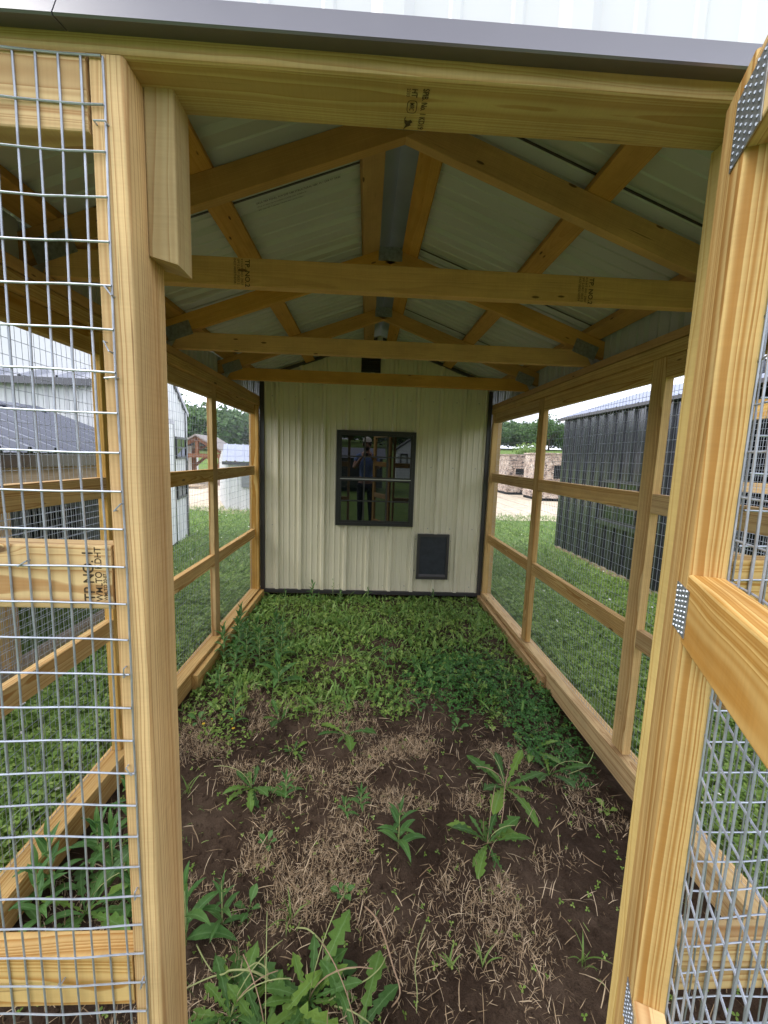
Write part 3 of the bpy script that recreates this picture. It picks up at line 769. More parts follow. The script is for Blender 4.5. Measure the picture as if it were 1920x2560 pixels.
# ------------------------------------------------------------------ NEIGHBOURING BUILDINGS
def outline_frame(mb, x0, x1, z0, z1, w, place, th=.8):
    """window frame boxes on a vertical plane; place(u, out, z)"""
    for a0, a1, b0, b1 in ((x0, x1, z0, z0+w), (x0, x1, z1-w, z1), (x0, x0+w, z0+w, z1-w), (x1-w, x1, z0+w, z1-w)):
        q = [place(a0, th, b0), place(a1, th, b0), place(a1, th, b1), place(a0, th, b1)]
        o_ = Vector(place(a0, 0, b0))-Vector(place(a0, th, b0)); mb.prism(q, tuple(o_))
def wall_sheet(name, p0, p1, z0, ztop, mat, parent, pitch=9, h=.75, out=1, start=3):
    """vertical ribbed sheet from p0 to p1 (x,y). ztop(u) gives the top edge. out=+1: ribs to the left of the run"""
    A = Vector((p0[0], p0[1])); B = Vector((p1[0], p1[1])); L = (B-A).length; d = (B-A)/L; nr = Vector((-d.y, d.x))*out
    prof = ribprof(0, L, start, pitch, h, 2); v = []
    for u, hh in prof:
        q = A+d*u+nr*hh; v += [P(q.x, q.y, z0), P(q.x, q.y, ztop(u))]
    o = mesh(name, v, [(2*i, 2*i+2, 2*i+3, 2*i+1) for i in range(len(prof)-1)], mat, None, parent)
    o.modifiers.new('thickness', 'SOLIDIFY').thickness = .001
    return o, (lambda u, off, z: tuple((A+d*u+nr*off))+(z,))
def small_window(pl, u0, u1, z0, z1, parent, lites=(2, 2), fw=1.2, bars=True, glass='glass'):
    mb = MB(); outline_frame(mb, u0, u1, z0, z1, fw, pl, 1.6); w = mb.build('window', M['blackpl'], parent)
    q = [pl(u0+fw, 1.0, z0+fw), pl(u1-fw, 1.0, z0+fw), pl(u1-fw, 1.0, z1-fw), pl(u0+fw, 1.0, z1-fw)]
    mesh('glass_pane', [P(*p) for p in q], [(0, 1, 2, 3)], M[glass], None, w)
    if bars:
        mb = MB()
        for i in range(1, lites[0]):
            uu = u0+(u1-u0)*i/lites[0]; outline_box(mb, pl, uu-.35, uu+.35, z0+fw, z1-fw, 1.05, 1.3)
        for i in range(1, lites[1]):
            zz = z0+(z1-z0)*i/lites[1]; outline_box(mb, pl, u0+fw, u1-fw, zz-.35, zz+.35, 1.05, 1.35)
        mb.build('grille', M['blackpl'], w)
    return w
def outline_box(mb, pl, u0, u1, z0, z1, o0, o1):
    q = [pl(u0, o1, z0), pl(u1, o1, z0), pl(u1, o1, z1), pl(u0, o1, z1)]
    mb.prism(q, tuple(Vector(pl(u0, o0, z0))-Vector(pl(u0, o1, z0))))

# --- black metal shed on the right, its near end an open run
bs_ = empty('black_shed', P(183, 200, -60), 'black ribbed metal shed with silver roof beside the gravel, right of the run', 'shed')
o, pl = wall_sheet('wall', (135, 285), (135, 152), -57, lambda u: 29.5, M['black'], bs_, out=-1, h=1.4)
wb = small_window(pl, 54, 100, -31, -8, bs_, (3, 2), 1.6)
mb = MB(); outline_box(mb, pl, 52.5, 101.5, -33, -30.8, 0, 2.6); mb.build('window_sill', M['black'], bs_)
o, pl2 = wall_sheet('wall', (231, 285.2), (134.8, 285.2), -57, lambda u: 29.5+17*(1-abs(u-48.1)/48.1), M['black'], bs_, out=-1)
mb = MB(); outline_box(mb, pl, -.3, 2.4, -57, 29.4, 0, .9); mb.build('corner_trim', M['black'], bs_)
for s in (-1, 1):
    prof = ribprof(10, 289, 6, 9, .75, 2)
    sheet('roof', prof, 183, 183+s*51.5, lambda u, rr, h, s=s: (rr, u, 48.5-.355*abs(rr-183)+h), M['silver'], bs_)
mb = MB(); mb.box(131.2, 134.4, 10, 290, 29.0, 30.6); mb.build('eave_trim', M['trim'], bs_)
for q in range(14):
    pass
mb = MB(); mb.box(134.5, 138, 152, 285, -60.5, -57); mb.build('skid_beam', M['chip'], bs_)
board('top_plate', (136.7, 10, 21.0), (136.7, 152, 21.0), 7, 1.5, Z, 'pine', bs_)
board('side_rail', (136.7, 10, -6.2), (136.7, 152, -6.2), 3.5, 1.5, Z, 'pine', bs_)
board('side_rail', (136.7, 10, -32), (136.7, 152, -32), 3.5, 1.5, Z, 'pine', bs_)
board('bottom_plate', (136.7, 10, -57), (136.7, 152, -57), 3.5, 3.5, Z, 'pine', bs_)
for yv in (12, 58, 104, 150): board('side_stud', (136.7, yv, -55), (136.7, yv, 20), 3.5, 1.5, Y, 'pine', bs_)
mb = MB(); mb.box(228, 229, 10, 152, -57, 29); mb.box(139, 229, 151, 152, -57, 40); mb.box(139, 229, 9, 10, -57, 30); mb.build('inner_wall', M['black'], bs_)
wire_panel('wire_mesh', lambda u, z, o: (134.9-o, u, z), 90.0, 151.0, -56, 20, 1.0, 2.0, bs_, r=.06)

# --- camouflage hunting blinds across the yard
def blind(label, x0, x1, y, dep, z1, wins, notch=0):
    t = empty('hunting_blind', P((x0+x1)/2, y, -60), label, 'hunting blind', 'camouflaged hunting blinds across the yard')
    mb = MB(); mb.box(x0, x1, y, y+dep, -55.5, z1)
    bdy = mb.build('cabin', M['camo'], t)
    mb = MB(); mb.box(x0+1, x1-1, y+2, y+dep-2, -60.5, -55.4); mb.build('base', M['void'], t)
    for u0, u1, za, zb_ in wins:
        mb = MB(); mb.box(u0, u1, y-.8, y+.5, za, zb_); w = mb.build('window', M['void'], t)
        mb = MB(); 
        for uu in (u0-1.2, u1): mb.box(uu, uu+1.2, y-1.6, y+.2, za-1.2, zb_+1.2)
        mb.box(u0, u1, y-1.6, y+.2, zb_, zb_+1.2); mb.box(u0, u1, y-1.6, y+.2, za-1.2, za); mb.build('window_frame', M['camo'], w)
    mb = MB(); mb.box(x0-2, x1+2, y-2, y+dep+2, z1, z1+2.2); mb.build('roof', M['camo'], t)
    return t
blind('tall camouflaged blind with one upright window, right beside the black shed', 274, 352, 650, 70, 14, [(294, 309, -24, -3), (326, 340, -22, -2)])
blind('camouflaged blind with a wide slot window, behind the lime green tree trunk', 259, 318, 760, 70, 12, [(273, 292, -23, -12), (299, 305, -26, 6)])
blind('farthest and lowest camouflaged blind, nearest the back wall corner post', 282, 332, 930, 60, 3, [(287, 300, -22, -10)])

# --- neighbouring coop with ribbed roof, seen through the left mesh
cp = empty('chicken_coop', P(-130, 110, -60), 'low timber coop with ribbed blue-grey metal roof and mesh sides, left', 'coop')
for s in (-1, 1):
    prof = ribprof(20, 175, 2.5, 9, 1.5, 2)
    sheet('roof', prof, -130, -130+s*45, lambda u, rr, h: (rr, u, 14.3-.355*abs(rr+130)+h), M['steel_roof'], cp)
mb = MB(); mb.prism([(-134, 20, 13.6), (-130, 20, 15.3), (-126, 20, 13.6), (-126, 20, 13.9), (-130, 20, 15.6), (-134, 20, 13.9)], (0, 155, 0)); mb.build('ridge_cap', M['steel_roof'], cp)
mb = MB(); mb.box(-85.8, -84.9, 20, 175, -5.3, -1.9); mb.build('drip_trim', M['black'], cp)
board('fascia', (-87.0, 20, -7.2), (-87.0, 175, -7.2), 4.2, 1.5, Z, 'weathered', cp)
board('fascia', (-88.6, 20, -11.6), (-88.6, 175, -11.6), 4.4, 1.5, Z, 'weathered', cp)
for yv in (24, 62, 104, 150): board('post', (-88.6, yv, -56), (-88.6, yv, -9), 3.5, 3.0, Y, 'pine', cp)
board('bottom_plate', (-88.6, 20, -57.3), (-88.6, 175, -57.3), 3.5, 4.0, X, 'weathered', cp)
board('side_rail', (-88.6, 20, -34), (-88.6, 175, -34), 3.5, 1.5, Z, 'weathered', cp)
wire_panel('wire_mesh', lambda u, z, o: (-86.6+o, u, z), 60.0, 175.0, -56, -10, 1.0, 2.0, cp, r=.06)
greyw = simple('grey_ribbed_wall', (.22, .23, .24), .5, 0, .4, .08, 3)
o, plc = wall_sheet('end_wall', (-170, 176), (-90, 176), -56, lambda u: min(14-.355*abs(u-170+130-0*u), 13) if False else 13-.355*abs(u-40), greyw, cp, out=-1)
small_window(plc, 30, 52, -41, -24, cp, (2, 2), 2.2)
mb = MB(); mb.box(-171, -170, 20, 175, -57, -3); mb.build('far_wall', greyw, cp)

# --- white metal barn behind it
wbn = empty('white_barn', P(-190, 230, -60), 'long white metal barn with dark eave line behind the coop roof', 'barn')
o, plb = wall_sheet('wall', (-420, 208), (-124, 200), -60, lambda u: 28.5, M['white'], wbn, pitch=9, out=-1, start=4)
prof = ribprof(-420, -123, -410.5, 16, 2.2, 0)
sheet('roof', prof, 198, 262, lambda u, rr, h: (u, rr, 29.5+(rr-198)*.36+h), M['barn_roof'], wbn)
mb = MB(); mb.box(-420, -122.5, 196.2, 198.4, 27.4, 30.4); mb.build('eave_trim', M['black'], wbn)
mb = MB(); mb.box(-420, -123, 259.5, 264.5, 52.6, 54.2); mb.build('ridge_cap', M['steel_roof'], wbn)
mb = MB()
mb.box(-125, -124, 201, 258, -60, 28); mb.box(-420, -124, 258, 259, -60, 50); mb.build('rear_walls', M['white'], wbn)

# --- white gabled cabin with dark trim and two windows
wc = empty('white_cabin', P(-120, 280, -60), 'white gabled cabin with dark corner and rake trim, just left of the pines', 'cabin')
Aq, Bq = (-112.5, 222), (-126.4, 300)
Lw = math.hypot(Bq[0]-Aq[0], Bq[1]-Aq[1])
o, plw = wall_sheet('gable_wall', Aq, Bq, -60, lambda u: 26+(Lw-u)*.52 if u > 10 else 26+(Lw-10)*.52, M['white'], wc, pitch=9, out=-1, start=5)
mb = MB(); outline_box(mb, plw, Lw-2.6, Lw+.4, -60, 26, -.5, 1.6); mb.build('corner_trim', M['black'], wc)
mb = MB(); mb.prism([plw(10, 1.8, 26+(Lw-10)*.52), plw(Lw+5, 1.8, 23.4), plw(Lw+5, 1.8, 26.4), plw(10, 1.8, 29+(Lw-10)*.52)], tuple(Vector(plw(0, -90, 0))-Vector(plw(0, 1.8, 0)))); mb.build('roof', M['black'], wc)
mb = MB(); mb.prism([plw(0, -.6, -60), plw(Lw, -.6, -60), plw(Lw, -.6, 25.5), plw(0, -.6, 60)], tuple(Vector(plw(0, -89, 0))-Vector(plw(0, -.6, 0)))); mb.build('body', M['white'], wc)
def ucoord(k):  # wall distance where the sight line x/y = k meets the wall
    dx, dy = (Bq[0]-Aq[0])/Lw, (Bq[1]-Aq[1])/Lw
    return (k*Aq[1]-Aq[0])/(dx-k*dy)
u0, u1 = ucoord(-.4455), ucoord(-.4225)
small_window(plw, u0, u1, -5.0, 9.0, wc, (2, 2), 1.4)
small_window(plw, u0, u1, -31, -14, wc, (2, 2), 1.4)
u0, u1 = ucoord(-.478), ucoord(-.4535)
mb = MB(); outline_box(mb, plw, u0, u1, -58, 16, .2, 1.8); dr = mb.build('door', M['white'], wc)
mb = MB(); outline_frame(mb, u0-2, u1+2, -59, 18, 2, plw, 2.0); mb.build('door_frame', M['black'], wc)

# --- small white shed, pavilion and porch far across the yard
ws = empty('white_shed', P(-115, 470, -60), 'small white shed with pale ribbed metal roof across the yard, left', 'shed')
o, p1 = wall_sheet('wall', (-148, 450), (-108, 447), -60, lambda u: -9.5, M['white'], ws, out=-1)
o, p2 = wall_sheet('side_wall', (-148, 450), (-185, 540), -60, lambda u: -9.5+ (12*(1-abs(u-48)/48)), M['white'], ws, out=1)
prof = ribprof(-150, -106, -146, 9, .8, 1)
sheet('roof', prof, 446, 492, lambda u, rr, h: (u-(rr-446)*.30, rr, -8.8+(rr-446)*.40+h), M['silver'], ws)
sheet('roof', prof, 538, 492, lambda u, rr, h: (u-(rr-446)*.30, rr, -8.8+(538-rr)*.40+h), M['silver'], ws)
mb = MB(); mb.box(-150, -106, 444.6, 446.2, -12.5, -9.2); mb.build('eave_trim', M['black'], ws)
mb = MB(); mb.box(-131, -112, 446.5, 449, -36, -14); mb.build('door_frame', greyw, ws)
pv = empty('timber_pavilion', P(-320, 800, -60), 'open brown timber pavilion with shingled gable roof behind the middle stud, left', 'pavilion')
for x, y in ((-345, 770), (-262, 770), (-345, 860), (-262, 860)):
    board('post', (x, y, -60), (x, y, -4), 7, 7, X, M['post_brown'], pv)
for y in (770, 860):
    board('beam', (-352, y, -7), (-255, y, -7), 7, 6, Z, M['post_brown'], pv)
    board('rafter', (-362, y, -10), (-303, y, 24), 6, 5, Z, M['post_brown'], pv); board('rafter', (-244, y, -10), (-303, y, 24), 6, 5, Z, M['post_brown'], pv)
    board('king_post', (-303, y, -5), (-303, y, 20), 5, 5, X, M['post_brown'], pv)
    for s in (-1, 1): board('brace', (-303+s*40, y, -28), (-303+s*16, y, -8), 5, 4, Z, M['post_brown'], pv)
mb = MB()
for s in (-1, 1): mb.prism([(-303, 762, 28), (-303+s*64, 762, -10), (-303+s*64, 762, -7.5), (-303, 762, 31)], (0, 106, 0))
mb.build('roof', M['brick'], pv)
pc = empty('white_porch', P(-345, 820, -60), 'white shed with square porch post and dark roof edge, beyond the cabin corner', 'shed')
mb = MB(); mb.box(-420, -352, 850, 900, -60, 12); mb.build('body', M['white'], pc)
mb = MB(); mb.box(-336, -330, 806, 812, -60, 10); mb.build('porch_post', M['white'], pc)
mb = MB(); mb.prism([(-425, 800, 11), (-322, 800, 11), (-322, 800, 15), (-345, 800, 26), (-425, 800, 30)], (0, 104, 0)); mb.build('roof', M['steel_roof'], pc)
pt = MB()
for q in range(4): pt.box(-300, -268, 690+q*9, 696+q*9, -57, -55.5)
pt.box(-300, -297, 690, 723, -60, -57); pt.box(-271, -268, 690, 723, -60, -57)
tag(pt.build('pallet', M['weathered']), 'wooden pallet lying on the gravel near the pavilion', 'pallet')

# --- behind the photographer: seen only in the window glass
gsx = empty('gabled_cabin', P(96, -640, -60), 'small white gabled cabin mirrored in the upper right of the window', 'cabin')
mb = MB(); mb.prism([(66, -600, -60), (126, -600, -60), (126, -600, 10), (96, -600, 31), (66, -600, 10)], (0, -90, 0)); mb.build('body', M['white'], gsx)
for s in (-1, 1):
    mb = MB(); mb.prism([(96, -597, 31), (96+s*34, -597, 7), (96+s*34, -597, 11), (96, -597, 35)], (0, -96, 0)); mb.build('roof', M['black'], gsx)
mb = MB(); mb.box(74, 76.5, -599.5, -597, -30, 2); mb.box(88, 90.5, -599.5, -597, -30, 2); mb.box(76.5, 88, -599.5, -597, -1, 2); mb.build('door_frame', M['blackpl'], gsx)
lb = empty('long_dark_barn', P(-30, -330, -60), 'long low dark barn mirrored in the window behind the person', 'barn')
mb = MB(); mb.prism([(-240, -320, -52), (25, -320, -52), (25, -320, -6), (-240, -320, -6)], (0, -90, 0)); mb.build('body', M['black'], lb)
mb = MB(); mb.prism([(-245, -312, -7), (-245, -365, 9), (-245, -418, -7)], (275, 0, 0)); mb.build('roof', M['steel_roof'], lb)

# ------------------------------------------------------------------ TREES
def crown_quads(n, rx, ry, rz, size, seed, lobes=9):
    g = np.random.default_rng(seed)
    # lobed volume: points near the skins of several overlapping blobs
    cen = g.normal(size=(lobes, 3)); cen /= np.linalg.norm(cen, axis=1)[:, None]; cen *= g.uniform(.25, .62, (lobes, 1)); cen[:, 2] = np.abs(cen[:, 2])*.9-.2
    rad = g.uniform(.30, .52, lobes)
    k = g.integers(0, lobes, n); d = g.normal(size=(n, 3)); d /= np.linalg.norm(d, axis=1)[:, None]
    p = cen[k]+d*(rad[k]*g.uniform(.72, 1.05, n))[:, None]
    p = p*np.array([rx, ry, rz])
    a = g.normal(size=(n, 3)); a /= np.linalg.norm(a, axis=1)[:, None]
    nrm = d*.6+a*.8; nrm /= np.linalg.norm(nrm, axis=1)[:, None]
    u = np.cross(nrm, g.normal(size=(n, 3))); u /= np.linalg.norm(u, axis=1)[:, None]; w = np.cross(nrm, u)
    s = (size*g.uniform(.5, 1.2, n))[:, None]
    return np.stack([p-u*s, p-w*s*.7, p+u*s, p+w*s*.7], 1)
def tree(label, x, y, h, r, mat, n=1400, size=5, seed=1, group=None, cat='tree'):
    z = hz(x, y) if math.hypot(x, y) > 1300 else -60
    t = empty('deciduous_tree', P(x, y, z), label, cat, group)
    mb = MB(); mb.tube([(x, y, z-2), (x+r*.03, y, z+h*.2), (x-r*.03, y, z+h*.45), (x, y, z+h*.8)], [h*.028, h*.022, h*.015, h*.005], 7)
    gq = random.Random(seed)
    for q in range(6):
        an = gq.uniform(0, 6.28); zz = z+h*gq.uniform(.25, .6)
        mb.tube([(x, y, zz), (x+math.cos(an)*r*.3, y+math.sin(an)*r*.3, zz+h*.09), (x+math.cos(an)*r*.62, y+math.sin(an)*r*.62, zz+h*.16)], [h*.01, h*.006, h*.003], 5)
    mb.build('trunk', M['bark'], t)
    q = crown_quads(n, r*1.45, r*1.45, h*.56, size, seed)
    q = q+np.array([x, y, z+h*.60]); q[..., 2] += CAMH
    quads('crown', q*S, M[mat], t)
    return t
tree('lime green young tree behind the camouflaged blinds, right of the wall', 452, 1180, 128, 38, 'limetree', 2600, 3.2, 5)
gt = 'dark trees along the top of the meadow'
lab = ['dark tree at the left end of the meadow row', 'tall dark tree above the lime green tree', 'broad dark tree right of the second stud', 'lower rounded dark tree beside the black shed', 'dark meadow tree partly hidden by the black shed roof']
for i, (x, y, h, r) in enumerate(((1340, 4350, 300, 130), (1640, 4300, 360, 150), (1850, 4250, 400, 160), (2080, 4300, 330, 150), (2330, 4400, 310, 140))):
    tree(lab[i], x, y, h, r, 'tree', 2200, 11, 20+i, gt)
# the woods behind read as one mass
def woods():
    g = np.random.default_rng(3); Q = []
    for i in range(330):
        sec = g.random()
        if sec < .42: az = g.uniform(-34, -8); r_ = g.uniform(2300, 5300)
        elif sec < .78: az = g.uniform(8, 42); r_ = g.uniform(4700, 5600)
        else: az = g.uniform(150, 212); r_ = g.uniform(2600, 4600)
        x, y = r_*math.sin(R(az)), r_*math.cos(R(az)); h = g.uniform(250, 400)*(.8 if r_ < 3200 else 1); rr = h*.34
        q = crown_quads(620, rr*1.5, rr*1.5, h*.62, 17 if r_ > 3400 else 13, int(g.integers(1e6)), 7)
        Q.append(q+np.array([x, y, hz(x, y)+h*.5+CAMH]))
    return quads('woodland', np.concatenate(Q)*S, M['tree'])
tag(woods(), 'leafy woodland covering the hillside beyond the yard', 'woodland', kind='stuff')

# ------------------------------------------------------------------ GROUND COVER
def gzz(x, y):
    """ground height in inches for scattered plants, inside or outside the run"""
    ins = (x > XLO) & (x < XRO) & (y < 170)
    return np.where(ins, gz(x, y), ground_z(x, y))
def blades(name, x, y, L, W, lean, mat, seed, k=4, curl=1.0, z0=None, lie=0.0):
    g = np.random.default_rng(seed); n = len(x)
    L = L*g.uniform(.55, 1.25, n); W = W*g.uniform(.7, 1.2, n); az = g.uniform(0, 2*math.pi, n)
    z = gzz(x, y) if z0 is None else z0
    t = np.linspace(0, 1, k)
    el0 = np.radians(90-g.uniform(0, 1, n)*lean); bend = g.uniform(.2, 1.3, n)*curl
    C = np.zeros((n, k, 3)); C[:, 0] = np.stack([x, y, z-.05], 1)
    for i in range(1, k):
        el = el0-bend*t[i]
        st = np.stack([np.cos(el)*np.cos(az), np.cos(el)*np.sin(az), np.sin(el)], 1)
        C[:, i] = C[:, i-1]+st*(L/(k-1))[:, None]
        az = az+g.uniform(-.35, .35, n)*curl
    C[:, 1:, 2] = np.maximum(C[:, 1:, 2], z[:, None]+.06)
    side = np.stack([-np.sin(az), np.cos(az), g.uniform(-.5, .5, n)], 1)
    wd = np.array([.75]+[1]*(k-2)+[.12]) if k > 2 else np.array([1, .2])
    Wv = side[:, None, :]*(W[:, None]*wd[None, :]/2)[..., None]
    C[..., 2] += CAMH
    return strips(name, C*S, Wv*S, M[mat])
def leaflets(name, x, y, h, size, mat, seed, n3=3, tilt=.5):
    """clover-like plants: n3 rounded leaflets at the top of a short stalk"""
    g = np.random.default_rng(seed); n = len(x)
    z = gzz(x, y)+h*g.uniform(.25, 1.1, n); s = size*g.uniform(.6, 1.25, n); a0 = g.uniform(0, 6.28, n)
    px = x+g.uniform(-.4, .4, n); py = y+g.uniform(-.4, .4, n)
    nrm = np.stack([g.normal(0, tilt, n), g.normal(0, tilt, n), np.ones(n)], 1); nrm /= np.linalg.norm(nrm, axis=1)[:, None]
    u0 = np.cross(nrm, [0, 1, 0.01]); u0 /= np.linalg.norm(u0, axis=1)[:, None]; w0 = np.cross(nrm, u0)
    Q = []
    for q in range(n3):
        a = a0+q*2*math.pi/n3
        d = u0*np.cos(a)[:, None]+w0*np.sin(a)[:, None]; e = np.cross(nrm, d)
        c = np.stack([px, py, z+CAMH], 1)
        pts = [c, c+d*(s*.45)[:, None]+e*(s*.34)[:, None]+nrm*(s*.06)[:, None], c+d*(s*.92)[:, None]+e*(s*.26)[:, None], c+d*(s*.95)[:, None]-e*(s*.26)[:, None], c+d*(s*.45)[:, None]-e*(s*.34)[:, None]+nrm*(s*.06)[:, None]]
        Q.append(np.stack(pts, 1))
    return quads(name, np.concatenate(Q)*S, M[mat], nper=5)
def scat(n, x0, x1, y0, y1, seed, dens=None):
    g = np.random.default_rng(seed); x = g.uniform(x0, x1, n); y = g.uniform(y0, y1, n)
    if dens is not None:
        k = g.random(n) < dens(x, y); x, y = x[k], y[k]
    return x, y
def sm(a, lo, hi): return smooth((a-lo)/(hi-lo))
IX0, IX1 = XL+1.2, XR-1.2
# how green the floor of the run is
def green(x, y):
    edge = 99-12*np.exp(-((x+36)/12)**2)-14*sm(x, 20, 40)+26*vnoise(x/8, y/30)+14*vnoise(x/3, y/5)
    gr = sm(y, edge-9, edge+12)
    bare = np.clip(1-((x-8)/7)**2-((y-123)/5)**2, 0, 1)+np.clip(1-((x-14)/9)**2-((y-160)/6)**2, 0, 1)*.8+np.clip(1-((x+4)/7)**2-((y-112)/3)**2, 0, 1)*.7
    patch = .45+1.1*(vnoise(x/6+4, y/6)+.5)
    return gr*np.clip(patch, .15, 1)*(1-.9*np.clip(bare, 0, 1))
def cloverd(x, y):
    p = np.exp(-(((x-27)/15)**2+((y-104)/14)**2)**2)+np.exp(-(((x-42)/8)**2+((y-86)/16)**2)**2)*.9
    return np.clip(p, 0, 1)
def strawd(x, y):
    n1 = vnoise(x/7+20, y/7)+.5*vnoise(x/3+2, y/3)
    core = np.exp(-(((x-17)/19)**2+((y-69)/21)**2)**2)
    left = .6*np.exp(-(((x+14)/16)**2+((y-53)/10)**2))+.35*np.exp(-(((x+25)/14)**2+((y-84)/16)**2))+.10
    return np.clip((core*1.1+left)*(.42+4.4*n1), 0, 1)*(1-sm(y, 97, 108)*.85)
x, y = scat(7000, IX0, IX1, 84, 166, 11, lambda x, y: green(x, y)*(1-cloverd(x, y)))
tag(blades('weed_grass', x, y, 2.6, .26, 65, 'grass', 12, 4, .9), 'short green weeds and grass covering the rear floor of the run', 'grass', kind='stuff')
x, y = scat(7500, IX0, IX1, 80, 166, 13, lambda x, y: green(x, y)*(1-.6*cloverd(x, y)))
tag(leaflets('weed_cover', x, y, 1.3, .62, 'lawn', 14, 4, .8), 'low leafy weeds carpeting the rear half of the floor', 'weeds', kind='stuff')
x, y = scat(7500, 8, IX1+.8, 68, 128, 15, cloverd)
tag(leaflets('clover_patch', x, y, 1.5, .60, 'clover', 16), 'dense dark green clover patch along the right sill', 'clover', kind='stuff')
x, y = scat(135000, IX0, IX1, 24, 104, 17, strawd)
tag(blades('dead_grass', x, y, 1.35, .075, 90, 'straw', 18, 3, .75), 'dry tan dead grass matted over the bare soil', 'dead grass', kind='stuff')
x, y = scat(1500, IX0, IX1, 24, 90, 21)
g = np.random.default_rng(91); n_ = 6500; x_, y_ = scat(n_, IX0, IX1, 24, 105, 92)
th_ = g.uniform(.26, .72, len(x_))**2; V_ = []
oc = np.array([[1, 0, 0], [0, 1, 0], [-1, 0, 0], [0, -1, 0], [0, 0, .8], [0, 0, -.8]], float)
tri = [(0, 1, 4), (1, 2, 4), (2, 3, 4), (3, 0, 4), (1, 0, 5), (2, 1, 5), (3, 2, 5), (0, 3, 5)]
pts_ = oc[None]*g.uniform(.55, 1.25, (len(x_), 6, 3))*th_[:, None, None]+np.stack([x_, y_, gz(x_, y_)+th_*.2+CAMH], 1)[:, None]
tag(quads('soil_crumbs', np.concatenate([pts_[:, list(t_)] for t_ in tri])*S, M['soil'], nper=3), 'small crumbs of dark soil scattered over the bare floor', 'soil crumbs', kind='stuff')
tag(blades('loose_straw', x, y, 2.8, .10, 90, 'straw', 22, 4, .6), 'loose pale straw stalks scattered on the bare soil', 'straw', kind='stuff')
x, y = scat(2600, IX0, IX1, 26, 100, 23, lambda x, y: np.clip(.55*np.exp(-((x+22)/16)**2)+.12, 0, 1)*np.clip(.4+2*vnoise(x/5, y/5), 0, 1))
tag(blades('sprouting_grass', x, y, 1.5, .10, 75, 'grass', 24, 4, 1.0), 'thin green grass sprouting from the bare soil', 'grass', kind='stuff')
x, y = scat(9000, IX0, IX1, 88, 166, 33, lambda x, y: green(x, y)*(1-.8*cloverd(x, y))*np.clip(.3+2.2*vnoise(x/10+7, y/10), .05, 1))
tag(blades('weed_sprigs', x, y, 3.4, .46, 60, 'sprig', 34, 5, 1.1), 'taller lance leaved sprigs mixed through the rear weeds', 'weeds', kind='stuff')
x, y = scat(900, IX0, IX1, 24, 100, 35)
tag(leaflets('soil_seedlings', x, y, .5, .38, 'lawn', 36, 3, .6), 'tiny green seedlings dotted over the bare soil', 'seedlings', kind='stuff')
# lawn outside, both sides
def lawn_side(x0, x1, seed):
    xs, ys = [], []
    g = np.random.default_rng(seed)
    n = 60000; y = 28+(g.random(n)**1.35)*420; x = g.uniform(x0, x1, n)
    lim = 54+.0*y
    return x, y
for s, (x0, x1) in ((0, (-86, XLO-.3)), (1, (XRO+.3, 134))):
    g = np.random.default_rng(40+s)
    n = 52000 if s else 46000
    yy_ = 30+(g.random(n)**1.5)*400; xx = g.uniform(x0, x1, n) if s else XLO-.3-(g.random(n)**1.2)*(46+ (yy_ > 178)*60)
    k = ~((xx > 134) & (yy_ < 288)); xx, yy_ = xx[k], yy_[k]
    kk = g.random(len(xx)) < np.clip(.75+1.2*vnoise(xx/11, yy_/11), .1, 1)
    xx, yy_ = xx[kk], yy_[kk]; sz = .75+yy_/260
    side = 'left' if s == 0 else 'right'
    tag(leaflets('lawn_clover', xx, yy_, 2.2, .85, 'lawn' if s else 'lawn', 41+s), 'clover and broad leaved lawn outside the %s mesh wall' % side, 'clover', kind='stuff')
    x2, y2 = xx[::4], yy_[::4]
    tag(blades('lawn_grass', x2, y2, 4.2, .22, 60, 'grass', 51+s, 4, .9), 'longer grass blades in the lawn outside the %s mesh wall' % side, 'grass', kind='stuff')
    m_ = 240; fx = xx[:m_]; fy = yy_[:m_]
    tag(leaflets('clover_blooms', fx, fy, 3.4, .48, 'whitepetal', 61+s, 5, 1.2), 'tiny white clover blooms in the lawn outside the %s mesh wall' % side, 'clover flowers', kind='stuff')
g = np.random.default_rng(77); n = 26000
yy_ = 200+(g.random(n)**1.2)*260; xx = yy_*g.uniform(-.52, .56, n); k = (np.abs(xx-3.6) > 50) | (yy_ > 264); xx, yy_ = xx[k], yy_[k]
k = ~((xx > 133) & (yy_ < 290)) & ~((xx < -108) & (yy_ < 300)); xx, yy_ = xx[k], yy_[k]
tag(blades('verge_grass', xx, yy_, 5.5, .42, 55, 'grass', 78, 4, .8), 'bright grass verge between the run and the gravel yard', 'grass', kind='stuff')

